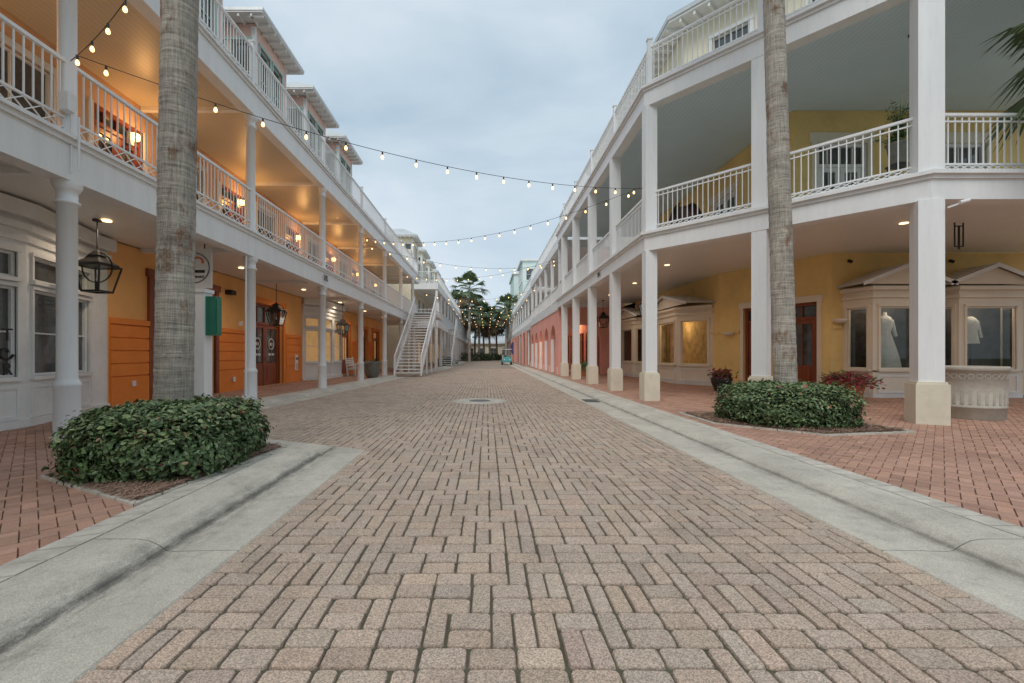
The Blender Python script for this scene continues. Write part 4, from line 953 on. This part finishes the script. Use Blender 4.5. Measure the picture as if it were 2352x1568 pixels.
e=empty('feather_flag'); b=B(); b.cyl((3.55,60,0),(3.55,60,2.9),.03,.02,6,'dark_metal'); b.add([(3.5,60,1.2),(3.3,60.05,1.3),(3.1,60.05,2.2),(3.3,60,2.8),(3.52,60,2.9)],[(0,1,2,3,4)],'blue_cloth'); b.done('flag',e)
# ---------------------------------------------------------------- string lights
def strand(p0,p1,sag,sp=.66,k_=.8):
    e=empty('string_lights'); b=B(); p0=Vector(p0);p1=Vector(p1); Ln=(p1-p0).length; N=40; pt=lambda t: p0.lerp(p1,t)+Vector((0,0,-4*sag*t*(1-t)))
    for k in range(N): b.cyl(pt(k/N),pt((k+1)/N),.006,.006,5,'dark_metal',False)
    n=int(Ln/sp)
    for k in range(n):
        q=pt((k+.5)/n); b.cyl(q,q-Vector((0,0,.065)),.015,.017,8,'dark_metal')
        b.rev([(.014*k_,0),(.030*k_,-.03*k_),(.036*k_,-.06*k_),(.028*k_,-.088*k_),(.006*k_,-.1*k_)],(q.x,q.y,q.z-.065),10,'bulb_glow',cap=False)
    b.done('bulbs_and_wire',e)
strand((-5.88,6.5,5.62),(4.25,12.4,5.85),.50)
strand((-5.9,6.45,5.5),(-3.92,5.35,6.0),.12,.42,.75)
strand((-5.9,21.7,6.9),(4.25,12.6,5.95),.75)
strand((-5.9,21.7,6.6),(4.25,26.2,6.6),.7,.8)
strand((-5.9,31.9,6.9),(4.25,26.2,6.9),.7,.8)
for k in range(7):
    y=37+k*6.5; strand((-4.5 if y>41 else -5.9,y+4,6.9),(4.4,y,6.8),.9,1.1,1.0)
# ---------------------------------------------------------------- light & sky
w=bpy.data.worlds.new('World'); scene.world=w; w.use_nodes=True; nt=w.node_tree; L=nt.links.new; bg=nt.nodes['Background']
az=math.radians(200); el=math.radians(50)
sky=nd(nt,'ShaderNodeTexSky'); sky.sky_type='NISHITA'; sky.sun_disc=False; sky.sun_elevation=el; sky.sun_rotation=az
tc=nd(nt,'ShaderNodeTexCoord'); mp=nd(nt,'ShaderNodeMapping'); mp.inputs['Scale'].default_value=(1,1,2.4); L(tc.outputs['Generated'],mp.inputs[0])
n1=nd(nt,'ShaderNodeTexNoise',Scale=1.9,Detail=6.,Roughness=.52,Distortion=.3); L(mp.outputs[0],n1.inputs['Vector'])
cr=nd(nt,'ShaderNodeValToRGB'); L(n1.outputs['Fac'],cr.inputs[0]); cr.color_ramp.elements[0].position=.34; cr.color_ramp.elements[0].color=(.48,.62,.74,1); cr.color_ramp.elements[1].position=.66; cr.color_ramp.elements[1].color=(.76,.86,.94,1)
sc=nd(nt,'ShaderNodeVectorMath',operation='SCALE'); L(cr.outputs[0],sc.inputs[0]); sc.inputs['Scale'].default_value=10.
mx=nd(nt,'ShaderNodeMix',data_type='RGBA'); mx.inputs[0].default_value=.9; L(sky.outputs[0],mx.inputs[6]); L(sc.outputs[0],mx.inputs[7]); L(mx.outputs[2],bg.inputs[0]); bg.inputs[1].default_value=.1
sl=bpy.data.lights.new('sun','SUN'); sl.energy=1.5; sl.angle=math.radians(30); sl.color=(1,.97,.92); so=bpy.data.objects.new('sun',sl); COL.objects.link(so)
dv=Vector((math.sin(az)*math.cos(el),math.cos(az)*math.cos(el),math.sin(el))); so.rotation_euler=dv.to_track_quat('Z','Y').to_euler(); so.location=(0,-5,30)
cam=bpy.data.cameras.new('camera'); co=bpy.data.objects.new('camera',cam); COL.objects.link(co); co.location=(0,0,1.35); co.rotation_euler=(math.radians(90),0,0)
cam.lens=16.0; cam.sensor_width=36; cam.shift_x=58/2352; cam.shift_y=28/2352; cam.clip_end=2000; cam.clip_start=.05; scene.camera=co
scene.view_settings.view_transform='Standard'; scene.view_settings.look='None'; scene.view_settings.exposure=0
